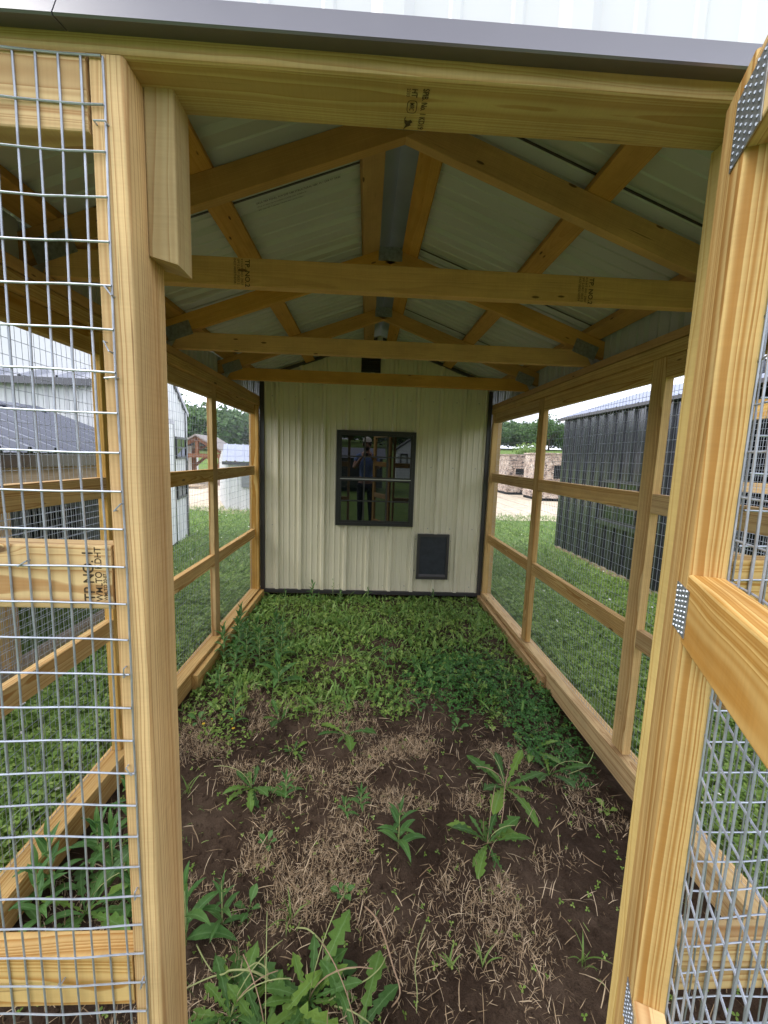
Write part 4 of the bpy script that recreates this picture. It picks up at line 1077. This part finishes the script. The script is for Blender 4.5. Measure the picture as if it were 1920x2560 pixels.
# ------------------------------------------------------------------ INDIVIDUAL WEEDS
class Leafy:
    """collects curved, folded leaves and stalks in inches (world)"""
    def __init__(s): s.v = []; s.f = []
    def leaf(s, base, az, L, W, el0=50, droop=60, teeth=0, k=10, fold=.18, seed=0, shape='lance', petiole=.12, twist=0):
        g = random.Random(seed); n = len(s.v); p = Vector(base); el = R(el0)
        for i in range(k+1):
            t = i/k
            d = Vector((math.cos(el)*math.cos(az), math.cos(el)*math.sin(az), math.sin(el)))
            if i: p = p+d*(L/k)
            el -= R(droop)/k*(.5+t)
            az += R(twist)/k
            if shape == 'dandelion':
                w = W*(max(.10, min(1, (t/.75)))**.8)*(1 if t < .82 else max(.05, 1-((t-.82)/.18)**1.5))
                if teeth and i < k: w *= (1.0 if i % 2 else .30+.42*t)*g.uniform(.8, 1.2)
            elif shape == 'oval':
                w = W*math.sin(math.pi*max(0.02, min(.995, (t-petiole)/(1-petiole)))) if t > petiole else W*.07
            else:
                w = W*(math.sin(math.pi*min(.99, max(.03, t**.75))))**.9
                if t < .06: w = W*.15
            sd = Vector((-math.sin(az), math.cos(az), 0)); upn = sd.cross(d)*-1
            wv = g.uniform(-.06, .06)*W
            s.v += [p-sd*w/2+Vector((0, 0, fold*w+wv)), p.copy(), p+sd*w/2+Vector((0, 0, fold*w-wv))]
            if teeth and i % 2 and i < k:   # swept-back tooth tips
                s.v[-3] -= d*(L/k)*.7; s.v[-1] -= d*(L/k)*.7
        for i in range(k):
            b0 = n+i*3
            s.f += [(b0, b0+1, b0+4, b0+3), (b0+1, b0+2, b0+5, b0+4)]
        return p
    def build(s, name, mat, parent=None):
        o = mesh(name, [P(*q) for q in s.v], s.f, M[mat], None, parent, smooth=True)
        at = o.data.attributes.new('rib', 'FLOAT', 'POINT'); at.data.foreach_set('value', [0., 1., 0.]*(len(s.v)//3))
        return o
def gnd(x, y): return float(gz(np.array([x]), np.array([y]))[0]) if XLO < x < XRO and y < 170 else float(ground_z(np.array([x]), np.array([y])))
def dandelion(label, x, y, r, n, seed, stems=0, group=None, mat='leaf', azs=None, lo=6, hi=52):
    g = random.Random(seed); z = gnd(x, y)
    t = empty('dandelion', P(x, y, z), label, 'dandelion', group)
    lf = Leafy()
    for i in range(n):
        az = azs[i] if azs and i < len(azs) else 2*math.pi*i/n+g.uniform(-.35, .35)
        L = r*1.12*g.uniform(.55, 1.12); lf.leaf((x, y, z+.1), az, L, L*g.uniform(.20, .31), g.uniform(lo, hi), g.uniform(25, 60), teeth=1, k=14, seed=seed*50+i, shape='dandelion', fold=.12, twist=g.uniform(-25, 25))
    lf.build('leaves', mat, t)
    for q in range(stems):
        an = g.uniform(0, 6.28); Ls = r*g.uniform(.9, 1.5); el = R(75); p = Vector((x, y, z)); pts = [tuple(p)]
        for i in range(7):
            p = p+Vector((math.cos(el)*math.cos(an), math.cos(el)*math.sin(an), math.sin(el)))*Ls/7; el -= R(13); pts.append(tuple(p))
        mb = MB(); mb.tube(pts, .06, 5); mb.build('flower_stem', M['stem'] if q % 2 == 0 else M['redstem'], t, True)
    return t
def lanceweed(label, x, y, h, n, seed, Lf=None, group=None, name='fleabane', lean=(0, 0)):
    g = random.Random(seed); z = gnd(x, y); Lf = Lf or h*.55
    t = empty(name, P(x, y, z), label, name, group)
    lf = Leafy()
    for i in range(n):
        f = i/max(1, n-1); az = i*2.4+g.uniform(-.3, .3); zz = z+h*(.06+.9*f)
        L = Lf*(1-.45*f)*g.uniform(.8, 1.15)
        lf.leaf((x+lean[0]*f, y+lean[1]*f, zz), az, L, L*g.uniform(.2, .27), 35+50*f*f, 75-40*f, k=8, seed=seed*40+i)
    lf.build('leaves', 'leaf2', t)
    mb = MB(); mb.tube([(x, y, z-.2), (x+lean[0]*.4, y+lean[1]*.4, z+h*.4), (x+lean[0], y+lean[1], z+h)], [.11, .09, .05], 6); mb.build('stem', M['stem'], t, True)
    return t
def seedling(label, x, y, r, n, seed, group=None, mat='leaf2', name='seedling'):
    g = random.Random(seed); z = gnd(x, y)
    lf = Leafy()
    for i in range(n):
        az = 6.28*i/n+g.uniform(-.3, .3); L = r*g.uniform(.7, 1.1)
        lf.leaf((x, y, z), az, L, L*.42, g.uniform(35, 60), 50, k=8, seed=seed*9+i, shape='oval', petiole=.3)
    return tag(lf.build(name, mat), label, name, group)
def tuft(label, x, y, h, n, seed, group=None):
    g = random.Random(seed); z = gnd(x, y); lf = Leafy()
    for i in range(n):
        lf.leaf((x+g.uniform(-.3, .3), y+g.uniform(-.3, .3), z), g.uniform(0, 6.28), h*g.uniform(.7, 1.2), .22, g.uniform(60, 88), g.uniform(30, 95), k=8, seed=seed*7+i, fold=.3)
    return tag(lf.build('grass_tuft', 'grass'), label, 'grass tuft', group)
gd = 'dandelions growing in the run'; gl = 'upright lance-leaved weeds in the run'; gs_ = 'leafy seedlings on the bare soil'; gg = 'grass tufts on the bare soil'
dandelion('broad dandelion with a bolting stem on bare soil, left of centre', -18.4, 66.9, 6.3, 11, 1, 1, gd)
dandelion('dandelion with one tall upright leaf in the middle of the dead grass', -2.8, 80.9, 6.3, 6, 2, 0, gd, azs=[1.4, 2.6, 3.3, 5.0, 4.4, 6.1])
dandelion('flattened dandelion behind the broad one, with a leaf pointing right', -17.2, 85.2, 6.2, 5, 3, 0, gd, azs=[1.3, .05, 4.6, 3.5, 2.2])
dandelion('small dandelion between the flattened and the broad dandelions', -12.6, 75.9, 3.6, 8, 4, 0, gd)
dandelion('large star shaped dandelion right of centre on dead grass', 20.1, 56.4, 6.2, 11, 5, 2, gd)
dandelion('dandelion with two long arching leaves, just behind the star shaped one', 26.4, 67.2, 7.4, 9, 6, 2, gd)
dandelion('deeply toothed dandelion at the front edge of the clover patch', 35.9, 78.4, 7.0, 9, 7, 0, gd, 'leaf')
dandelion('wide leaved dandelion close to the right sill', 36.6, 71.6, 6.5, 6, 8, 1, gd)
dandelion('biggest dandelion clump, at the bottom centre of the doorway', -4.6, 38.0, 7.3, 20, 9, 3, gd, lo=2, hi=40)
dandelion('dense dandelion clump against the foot of the left door post', -12.6, 37.0, 7.0, 17, 10, 3, gd, lo=2, hi=36)
dandelion('dandelion at the very bottom edge, right of the biggest clump', .6, 35.0, 6.6, 14, 13, 2, gd, lo=2, hi=36)
dandelion('dandelion between the two bottom clumps, paler leaves', -8.6, 35.4, 7.0, 15, 14, 2, gd, 'leaf', lo=2, hi=36)
dandelion('dandelion just inside the left mesh panel, below the low rail', -34.0, 47.5, 9.0, 12, 12, 1, gd)
lanceweed('upright lance leaved weed standing alone near the centre', 6.4, 56.1, 7.2, 14, 20, 4.6, gl)
lanceweed('left one of two short leafy weeds side by side', -1.9, 61.6, 2.6, 11, 21, 2.4, gl)
lanceweed('right one of two short leafy weeds side by side', .6, 63.4, 3.0, 12, 22, 2.5, gl)
lanceweed('small weed touching the right side of the broad dandelion', -12.2, 65.4, 3.4, 12, 23, 2.9, gl)
lanceweed('slim upright weed in front of the left door post, pale tip', -16.4, 45.9, 6.6, 14, 24, 3.2, gl)
lanceweed('large drooping weed pressed against the left door post', -20.2, 44.4, 8.0, 12, 25, 6.0, gl)
lanceweed('narrow weed with yellow flowers around it, left of the dandelions', -26.9, 85.0, 6.4, 12, 26, 3.8, gl)
lanceweed('drooping grassy weed at the rear edge of the bare soil', -20.8, 101, 6.0, 9, 27, 7.5, gl)
lanceweed('pointed weed in the grass just left of centre back', 6.6, 109, 7.0, 13, 28, 4.0, gl)
lanceweed('weed with broad lower leaves in front of the clover patch', 22.2, 99.4, 4.8, 10, 29, 4.6, gl)
lanceweed('short weed beside the left sill end', -34.6, 98.0, 4.0, 12, 30, 3.2, gl)
g = random.Random(5)
bush_spots = [(-38.2, 112), (-35.2, 116), (-36.6, 121), (-31.6, 111), (-30.2, 117), (-27.6, 109), (-33.2, 106), (-26, 122), (-22.5, 113), (-37.8, 127)]
bush_lab = ['feathery weed touching the left sill at the skid board end', 'feathery weed just behind the one at the skid board end', 'feathery weed leaning over the left sill below the stud foot', 'frontmost tall weed of the left thicket, away from the sill', 'tall weed in the middle of the left thicket', 'rightmost front weed of the left thicket', 'lowest feathery weed at the front of the left thicket', 'rear right weed of the left thicket, standing alone', 'far right weed of the left thicket, near the floor centre', 'rearmost feathery weed against the left sill']
for i, (x, y) in enumerate(bush_spots):
    lanceweed(bush_lab[i], x, y, g.uniform(8, 11), 26, 60+i, 4.2, 'feathery weeds thick along the left sill')
for i, (x, y) in enumerate([(-19.8, 160), (-12, 162.6), (-9, 160), (2, 161.5), (28, 160.5), (-30, 158)]):
    lanceweed(['tallest lance leaved weed against the base of the beige wall', 'thin branching weed beneath the left edge of the window', 'low weed right beside the thin branching one at the wall', 'small weed at the wall below the window middle', 'small weed at the wall below the pet door', 'weed at the wall near its left corner'][i], x, y, [8.5, 9, 5, 5, 5, 5][i], 16, 80+i, [4.5, 1.6, 3, 2.6, 3, 3][i], 'weeds along the foot of the back wall')
seedling('three leaved seedling nearest the left sill', -34.7, 85.4, 3.0, 4, 90, gs_)
seedling('round leaved seedling in front of the slim upright weed', -13.6, 47.6, 2.6, 4, 91, gs_)
seedling('tiny four leaved seedling on the soil behind the slim weed', -13.4, 57, 1.9, 5, 92, gs_)
seedling('small bright seedling just left of the lone upright weed', -1.6, 49.4, 2.2, 6, 93, gs_)
seedling('pair of pale leaves at the left edge of the clover patch', 13.4, 90.6, 3.6, 4, 94, gs_)
seedling('spoon leaved seedling before the rear weeds, centre', 7.6, 96.6, 3.6, 4, 95, gs_)
seedling('tall leaved seedling touching the clover patch', 17, 101, 4.2, 5, 96, gs_)
seedling('flat leaved seedling amid the dead grass, right', 21.6, 84.6, 2.8, 5, 97, gs_)
seedling('lighter seedling behind the flat leaved one', 21.2, 90, 2.4, 3, 98, gs_)
seedling('bright leaf poking up by the bottom right sill', 43.6, 64, 2.6, 3, 99, gs_, 'lawn')
tuft('arching grass tuft in front of the round leaved seedling', -8.2, 46.4, 3.6, 8, 100, gg)
tuft('single grass sprig standing in the bare front soil, right', 15.4, 41.4, 2.6, 4, 101, gg)
tuft('smaller grass sprig left of the standing one', 11.3, 40.7, 2.4, 4, 102, gg)
tuft('grass tuft at the foot of the right door post', 27.0, 40.6, 4.0, 7, 103, gg)
tuft('pale grass tuft on the soil left of the broad dandelion', -29.0, 66, 3.6, 7, 104, gg)
# weeds in the left corner, behind the front mesh
g = random.Random(15)
for i in range(7):
    lanceweed(['leafy weed nearest the left sill, behind the mesh panel', 'leafy weed behind the mesh, second from the left sill', 'leafy weed behind the mesh, in the middle of its clump', 'leafy weed behind the mesh, farthest from the left sill at the back', 'lowest leafy weed behind the mesh, closest to the low front rail', 'leafy weed just left of the door post, seen through the mesh', 'rearmost leafy weed behind the left mesh panel'][i], [-40, -37, -33.5, -30.5, -38, -28.5, -35][i], [50, 55, 52.5, 56, 45.5, 48, 60][i], g.uniform(5, 9), 15, 120+i, 4.8, 'weeds behind the left mesh panel')
def curved_stem(label, pts, r_=.11, mat='stem'):
    P_ = [Vector(p) for p in pts]; out = []
    for i in range(len(P_)-1):
        p0 = P_[max(i-1, 0)]; p1 = P_[i]; p2 = P_[i+1]; p3 = P_[min(i+2, len(P_)-1)]
        for q in range(4):
            t = q/4; out.append(tuple(.5*((2*p1)+(p2-p0)*t+(2*p0-5*p1+4*p2-p3)*t*t+(3*p1-p0-3*p2+p3)*t**3)))
    out.append(tuple(P_[-1])); mb = MB(); mb.tube(out, [r_*(1-.35*i/len(out)) for i in range(len(out))], 7)
    tag(mb.build('fallen_stem', M[mat], None, True), label, 'flower stem', 'long bent flower stems near the doorway')
curved_stem('thick pale stem arching left from the biggest clump', [(-8.33, 39.28, -58.0), (-9.41, 39.09, -56.6), (-10.62, 39.11, -55.8), (-11.84, 39.18, -55.6), (-13.42, 39.43, -56.0), (-14.07, 39.55, -56.6), (-15.69, 39.82, -57.4), (-18.39, 39.36, -58.2)], .12)
curved_stem('pale stem looping over the thick arching one', [(-9.64, 39.4, -57.6), (-9.23, 39.26, -56.5), (-9.45, 39.27, -55.6), (-10.42, 39.51, -55.2), (-11.26, 39.28, -55.4), (-12.47, 39.25, -56.4), (-13.88, 39.86, -57.6)], .09)
curved_stem('short pale stem falling toward the soil behind the biggest clump', [(-7.06, 45.06, -58.0), (-5.59, 44.26, -57.2), (-4.08, 42.89, -56.8), (-2.81, 41.59, -56.8), (-2.31, 41.46, -57.2)], .10)
curved_stem('longest bent stem, reddish at its far end, right of the clump', [(1.4, 47.29, -57.9), (2.61, 45.39, -57.0), (3.39, 43.27, -56.3), (3.94, 41.16, -55.8), (4.45, 39.14, -55.6), (5.02, 37.48, -55.7), (4.92, 36.94, -56.3), (4.22, 36.93, -57.4)], .11, 'redstem')
curved_stem('slim green stem standing right of the longest bent one', [(8.84, 44.66, -57.4), (7.53, 41.62, -56.6), (6.9, 39.26, -56.2), (6.96, 37.63, -56.6), (6.82, 36.63, -57.8)], .07)
curved_stem('short pale stem beside the left door post, lower of the two', [(-18.51, 43.3, -57.8), (-16.79, 41.17, -57.0), (-15.54, 40.26, -57.4)], .08)
curved_stem('pale stem crossing from the clump to the lower right', [(-2.46, 37.84, -57.8), (-.55, 38.08, -56.8), (1.54, 38.62, -56.4), (3.1, 39.73, -56.4), (3.8, 41.07, -56.8)], .08)
curved_stem('pale stem at the very bottom edge under the clump', [(-1.83, 37.37, -57.8), (-.18, 36.48, -57.0), (1.27, 35.8, -57.0), (2.0, 35.69, -57.5)], .09)
curved_stem('tall thin stem leaning from the star shaped dandelion', [(21.82, 56.37, -57.0), (23.43, 59.51, -55.5), (24.45, 62.21, -54.0), (26.6, 66.38, -52.0)], .08, 'redstem')
curved_stem('thin pale stem resting against the right sill', [(39.88, 71.06, -58.6), (42.43, 70.58, -57.0), (43.92, 70.95, -55.8), (45.04, 71.94, -54.6)], .08)
# small yellow flowered patch
lf = Leafy(); g = random.Random(31); zf = []
for i in range(120):
    u = g.random(); x = -32+9*u+g.gauss(0, 1.3); y = 80.5+1.5*math.sin(u*5)+g.gauss(0, 1.6)
    lf.leaf((x, y, gnd(x, y)+g.uniform(.1, .9)), g.uniform(0, 6.28), .75, .5, 20, 20, k=4, seed=i, shape='oval', petiole=.05)
tag(lf.build('clover_clump', 'lawn'), 'low bright clover clump with tiny yellow flowers, front left', 'clover', kind='stuff')
for i, (x, y) in enumerate(((-33, 83.6), (-27.4, 84.8), (-26.2, 81.8))):
    z = gnd(x, y)+1.3; mb = MB()
    for q in range(5):
        a = 6.28*q/5; mb.prism([(x, y, z), (x+.28*math.cos(a-.45), y+.28*math.sin(a-.45), z+.1), (x+.36*math.cos(a), y+.36*math.sin(a), z+.13), (x+.28*math.cos(a+.45), y+.28*math.sin(a+.45), z+.1)], (0, 0, -.03))
    tag(mb.build('flower', M['petal']), ['yellow flower by the three leaved seedling', 'topmost yellow flower of the bright clump', 'yellow flower at the right end of the bright clump'][i], 'flower', 'tiny yellow flowers')

# ------------------------------------------------------------------ THE PHOTOGRAPHER (mirrored in the window)
skin = simple('skin', (.50, .30, .22), .55, 0, .3, .06, 20)
shirtm = simple('blue_polo_cloth', (.17, .25, .48), .8, 0, .2, .08, 30)
pantm = simple('dark_trousers', (.035, .037, .045), .85, 0, .2, .1, 30)
capm = simple('cream_cap_cloth', (.62, .58, .50), .8, 0, .2, .06, 30)
hairm = simple('dark_hair', (.03, .02, .015), .7, 0, .2)
PX, PY = 0.2, -15.5
per = empty('person', P(PX, PY, -58.5), 'person in blue polo and pale cap holding up a phone, mirrored in the window', 'person')
def skinned(name, pts, edges, rad, mat, parent, root=0, lev=2):
    me = bpy.data.meshes.new(name); me.from_pydata([tuple(P(PX+p[0], PY+p[1], p[2])) for p in pts], edges, []); me.materials.append(mat)
    o = link(name, me, None, parent)
    md = o.modifiers.new('skin', 'SKIN'); md.use_smooth_shade = True
    for i, sv_ in enumerate(me.skin_vertices[0].data):
        r_ = rad[i]; sv_.radius = (r_*S, r_*S) if not isinstance(r_, tuple) else (r_[0]*S, r_[1]*S); sv_.use_root = (i == root)
    sb = o.modifiers.new('sub', 'SUBSURF'); sb.levels = lev; sb.render_levels = lev
    return o
# joints: x, y, z(inches from camera height); facing +y
J = {'pelvis': (0, 0, -23), 'waist': (0, 0, -16), 'chest': (0, .3, -7), 'neck0': (0, .2, 0), 'neck': (0, .6, 3), 'head0': (0, 1.0, 5.6), 'head1': (0, 1.3, 9.0), 'head2': (0, 1.0, 11.6)}
for s, q in ((-1, 'L'), (1, 'R')):
    J['sh'+q] = (s*7.0, .0, -1.4); J['el'+q] = (s*10.2, 4.0, -11.0); J['wr'+q] = (s*4.4, 12.2, -2.6); J['pa'+q] = (s*3.0, 13.6, -.9)
    J['hip'+q] = (s*3.9, 0, -26); J['kn'+q] = (s*4.4, .8, -42); J['an'+q] = (s*4.8, -.2, -56); J['to'+q] = (s*5.4, 6.0, -57.6)
nm = list(J); ix = {k_: i for i, k_ in enumerate(nm)}
E_ = [('pelvis', 'waist'), ('waist', 'chest'), ('chest', 'neck0'), ('neck0', 'neck'), ('neck', 'head0'), ('head0', 'head1'), ('head1', 'head2')]
for q in 'LR': E_ += [('neck0', 'sh'+q), ('sh'+q, 'el'+q), ('el'+q, 'wr'+q), ('wr'+q, 'pa'+q), ('pelvis', 'hip'+q), ('hip'+q, 'kn'+q), ('kn'+q, 'an'+q), ('an'+q, 'to'+q)]
RD = {'pelvis': (5.6, 4.0), 'waist': (5.2, 3.6), 'chest': (6.2, 4.0), 'neck0': (3.0, 2.8), 'neck': 2.2, 'head0': (2.6, 3.0), 'head1': (3.0, 3.7), 'head2': (2.4, 2.9)}
for q in 'LR': RD.update({'sh'+q: 2.3, 'el'+q: 1.6, 'wr'+q: 1.05, 'pa'+q: (1.5, .6), 'hip'+q: 3.6, 'kn'+q: 2.4, 'an'+q: 1.5, 'to'+q: 1.3})
skinned('body', [J[k_] for k_ in nm], [(ix[a_], ix[b_]) for a_, b_ in E_], [RD[k_] for k_ in nm], skin, per)
def sub(keys, edges, extra, mat, name):
    kk = keys; ii = {k_: i for i, k_ in enumerate(kk)}
    pts = [J.get(k_) or extra[k_][0] for k_ in kk]
    rr_ = []
    for k_ in kk:
        r_ = extra[k_][1] if k_ in extra else RD[k_]
        rr_.append(tuple(v_+.45 for v_ in r_) if isinstance(r_, tuple) else r_+.45)
    return skinned(name, pts, [(ii[a_], ii[b_]) for a_, b_ in edges], rr_, mat, per)
ex = {'slL': ((-8.8, 2.1, -6.6), 2.2), 'slR': ((8.8, 2.1, -6.6), 2.2), 'hem': ((0, 0, -22.5), (5.9, 4.3)), 'col': ((0, .4, 1.2), (2.6, 2.5))}
sub(['hem', 'waist', 'chest', 'neck0', 'col', 'shL', 'shR', 'slL', 'slR'], [('hem', 'waist'), ('waist', 'chest'), ('chest', 'neck0'), ('neck0', 'col'), ('neck0', 'shL'), ('neck0', 'shR'), ('shL', 'slL'), ('shR', 'slR')], ex, shirtm, 'polo_shirt')
sub(['pelvis', 'hipL', 'hipR', 'knL', 'knR', 'anL', 'anR'], [('pelvis', 'hipL'), ('pelvis', 'hipR'), ('hipL', 'knL'), ('hipR', 'knR'), ('knL', 'anL'), ('knR', 'anR')], {}, pantm, 'trousers')
for s in (-1, 1):   # shoes
    mb = MB(); xx = PX+s*5.1; mb.prism([(xx-1.7, PY-2.4, -58.6), (xx+1.7, PY-2.4, -58.6), (xx+2.0, PY+5, -58.6), (xx+s*.6, PY+8.2, -58.6), (xx-2.0, PY+5, -58.6)], (0, 0, 2.6)); o = mb.build('shoe', pantm, per)
    bv = o.modifiers.new('bevel', 'BEVEL'); bv.width = .02; bv.segments = 3
def ellips(name, c, r, mat, parent, zmin=None, seg=20, rot=0):
    bm = bmesh.new(); bmesh.ops.create_uvsphere(bm, u_segments=seg, v_segments=seg//2+2, radius=1)
    for v_ in list(bm.verts):
        v_.co = Vector((v_.co.x*r[0], v_.co.y*r[1], v_.co.z*r[2]))
        if zmin is not None and v_.co.z < zmin: v_.co.z = zmin
    for v_ in bm.verts: v_.co = P(PX+c[0]+v_.co.x, PY+c[1]+v_.co.y, c[2]+v_.co.z)
    me = bpy.data.meshes.new(name); bm.to_mesh(me); bm.free(); me.materials.append(mat)
    me.polygons.foreach_set('use_smooth', [True]*len(me.polygons))
    return link(name, me, None, parent)
cap = ellips('cap', (0, 1.2, 10.6), (3.75, 4.4, 3.8), capm, per, zmin=-.2)
mb = MB(); mb.prism([(PX+3.1*math.cos(t_), PY+4.6+3.6*math.sin(t_), 10.5-.5*abs(math.sin(t_))) for t_ in np.linspace(0, math.pi, 11)], (0, 0, .25)); mb.build('cap_brim', capm, cap)
ellips('hair', (0, .4, 8.6), (3.55, 3.9, 3.2), hairm, per, zmin=-2.6)
ellips('beard', (0, 3.0, 5.0), (2.2, 2.0, 1.7), hairm, per)
for s in (-1, 1):
    ellips('ear', (s*3.35, 1.1, 8.0), (.45, .8, 1.15), skin, per)
    ellips('eye', (s*1.25, 4.35, 8.6), (.48, .35, .35), hairm, per)
ellips('nose', (0, 5.0, 7.6), (.5, .7, .9), skin, per)
ellips('mouth', (0, 4.75, 6.0), (1.0, .35, .25), simple('lips', (.42, .18, .15), .6), per)
# fingers holding the phone edges
for s in (-1, 1):
    for q in range(4):
        zz = -1.6+q*.75; L_ = [3.0, 3.4, 3.2, 2.6][q]
        pts = [(s*3.2, 13.3, zz), (s*2.9, 14.3, zz+.1), (s*1.9, 14.75, zz+.1), (s*(1.9-L_*.33), 14.7, zz)]
        skinned('finger', pts, [(0, 1), (1, 2), (2, 3)], [.42, .38, .36, .30], skin, per, 0, 1)
    skinned('thumb', [(s*3.3, 12.9, -1.4), (s*2.5, 13.1, -.2), (s*1.5, 13.4, .5)], [(0, 1), (1, 2)], [.5, .44, .36], skin, per, 0, 1)
mb = MB(); mb.box(PX-3.0, PX+3.0, -1.55, -1.2, -1.6, 1.2)
ph = tag(mb.build('smartphone', M['blackpl']), 'dark smartphone held level in both hands of the mirrored person', 'phone')
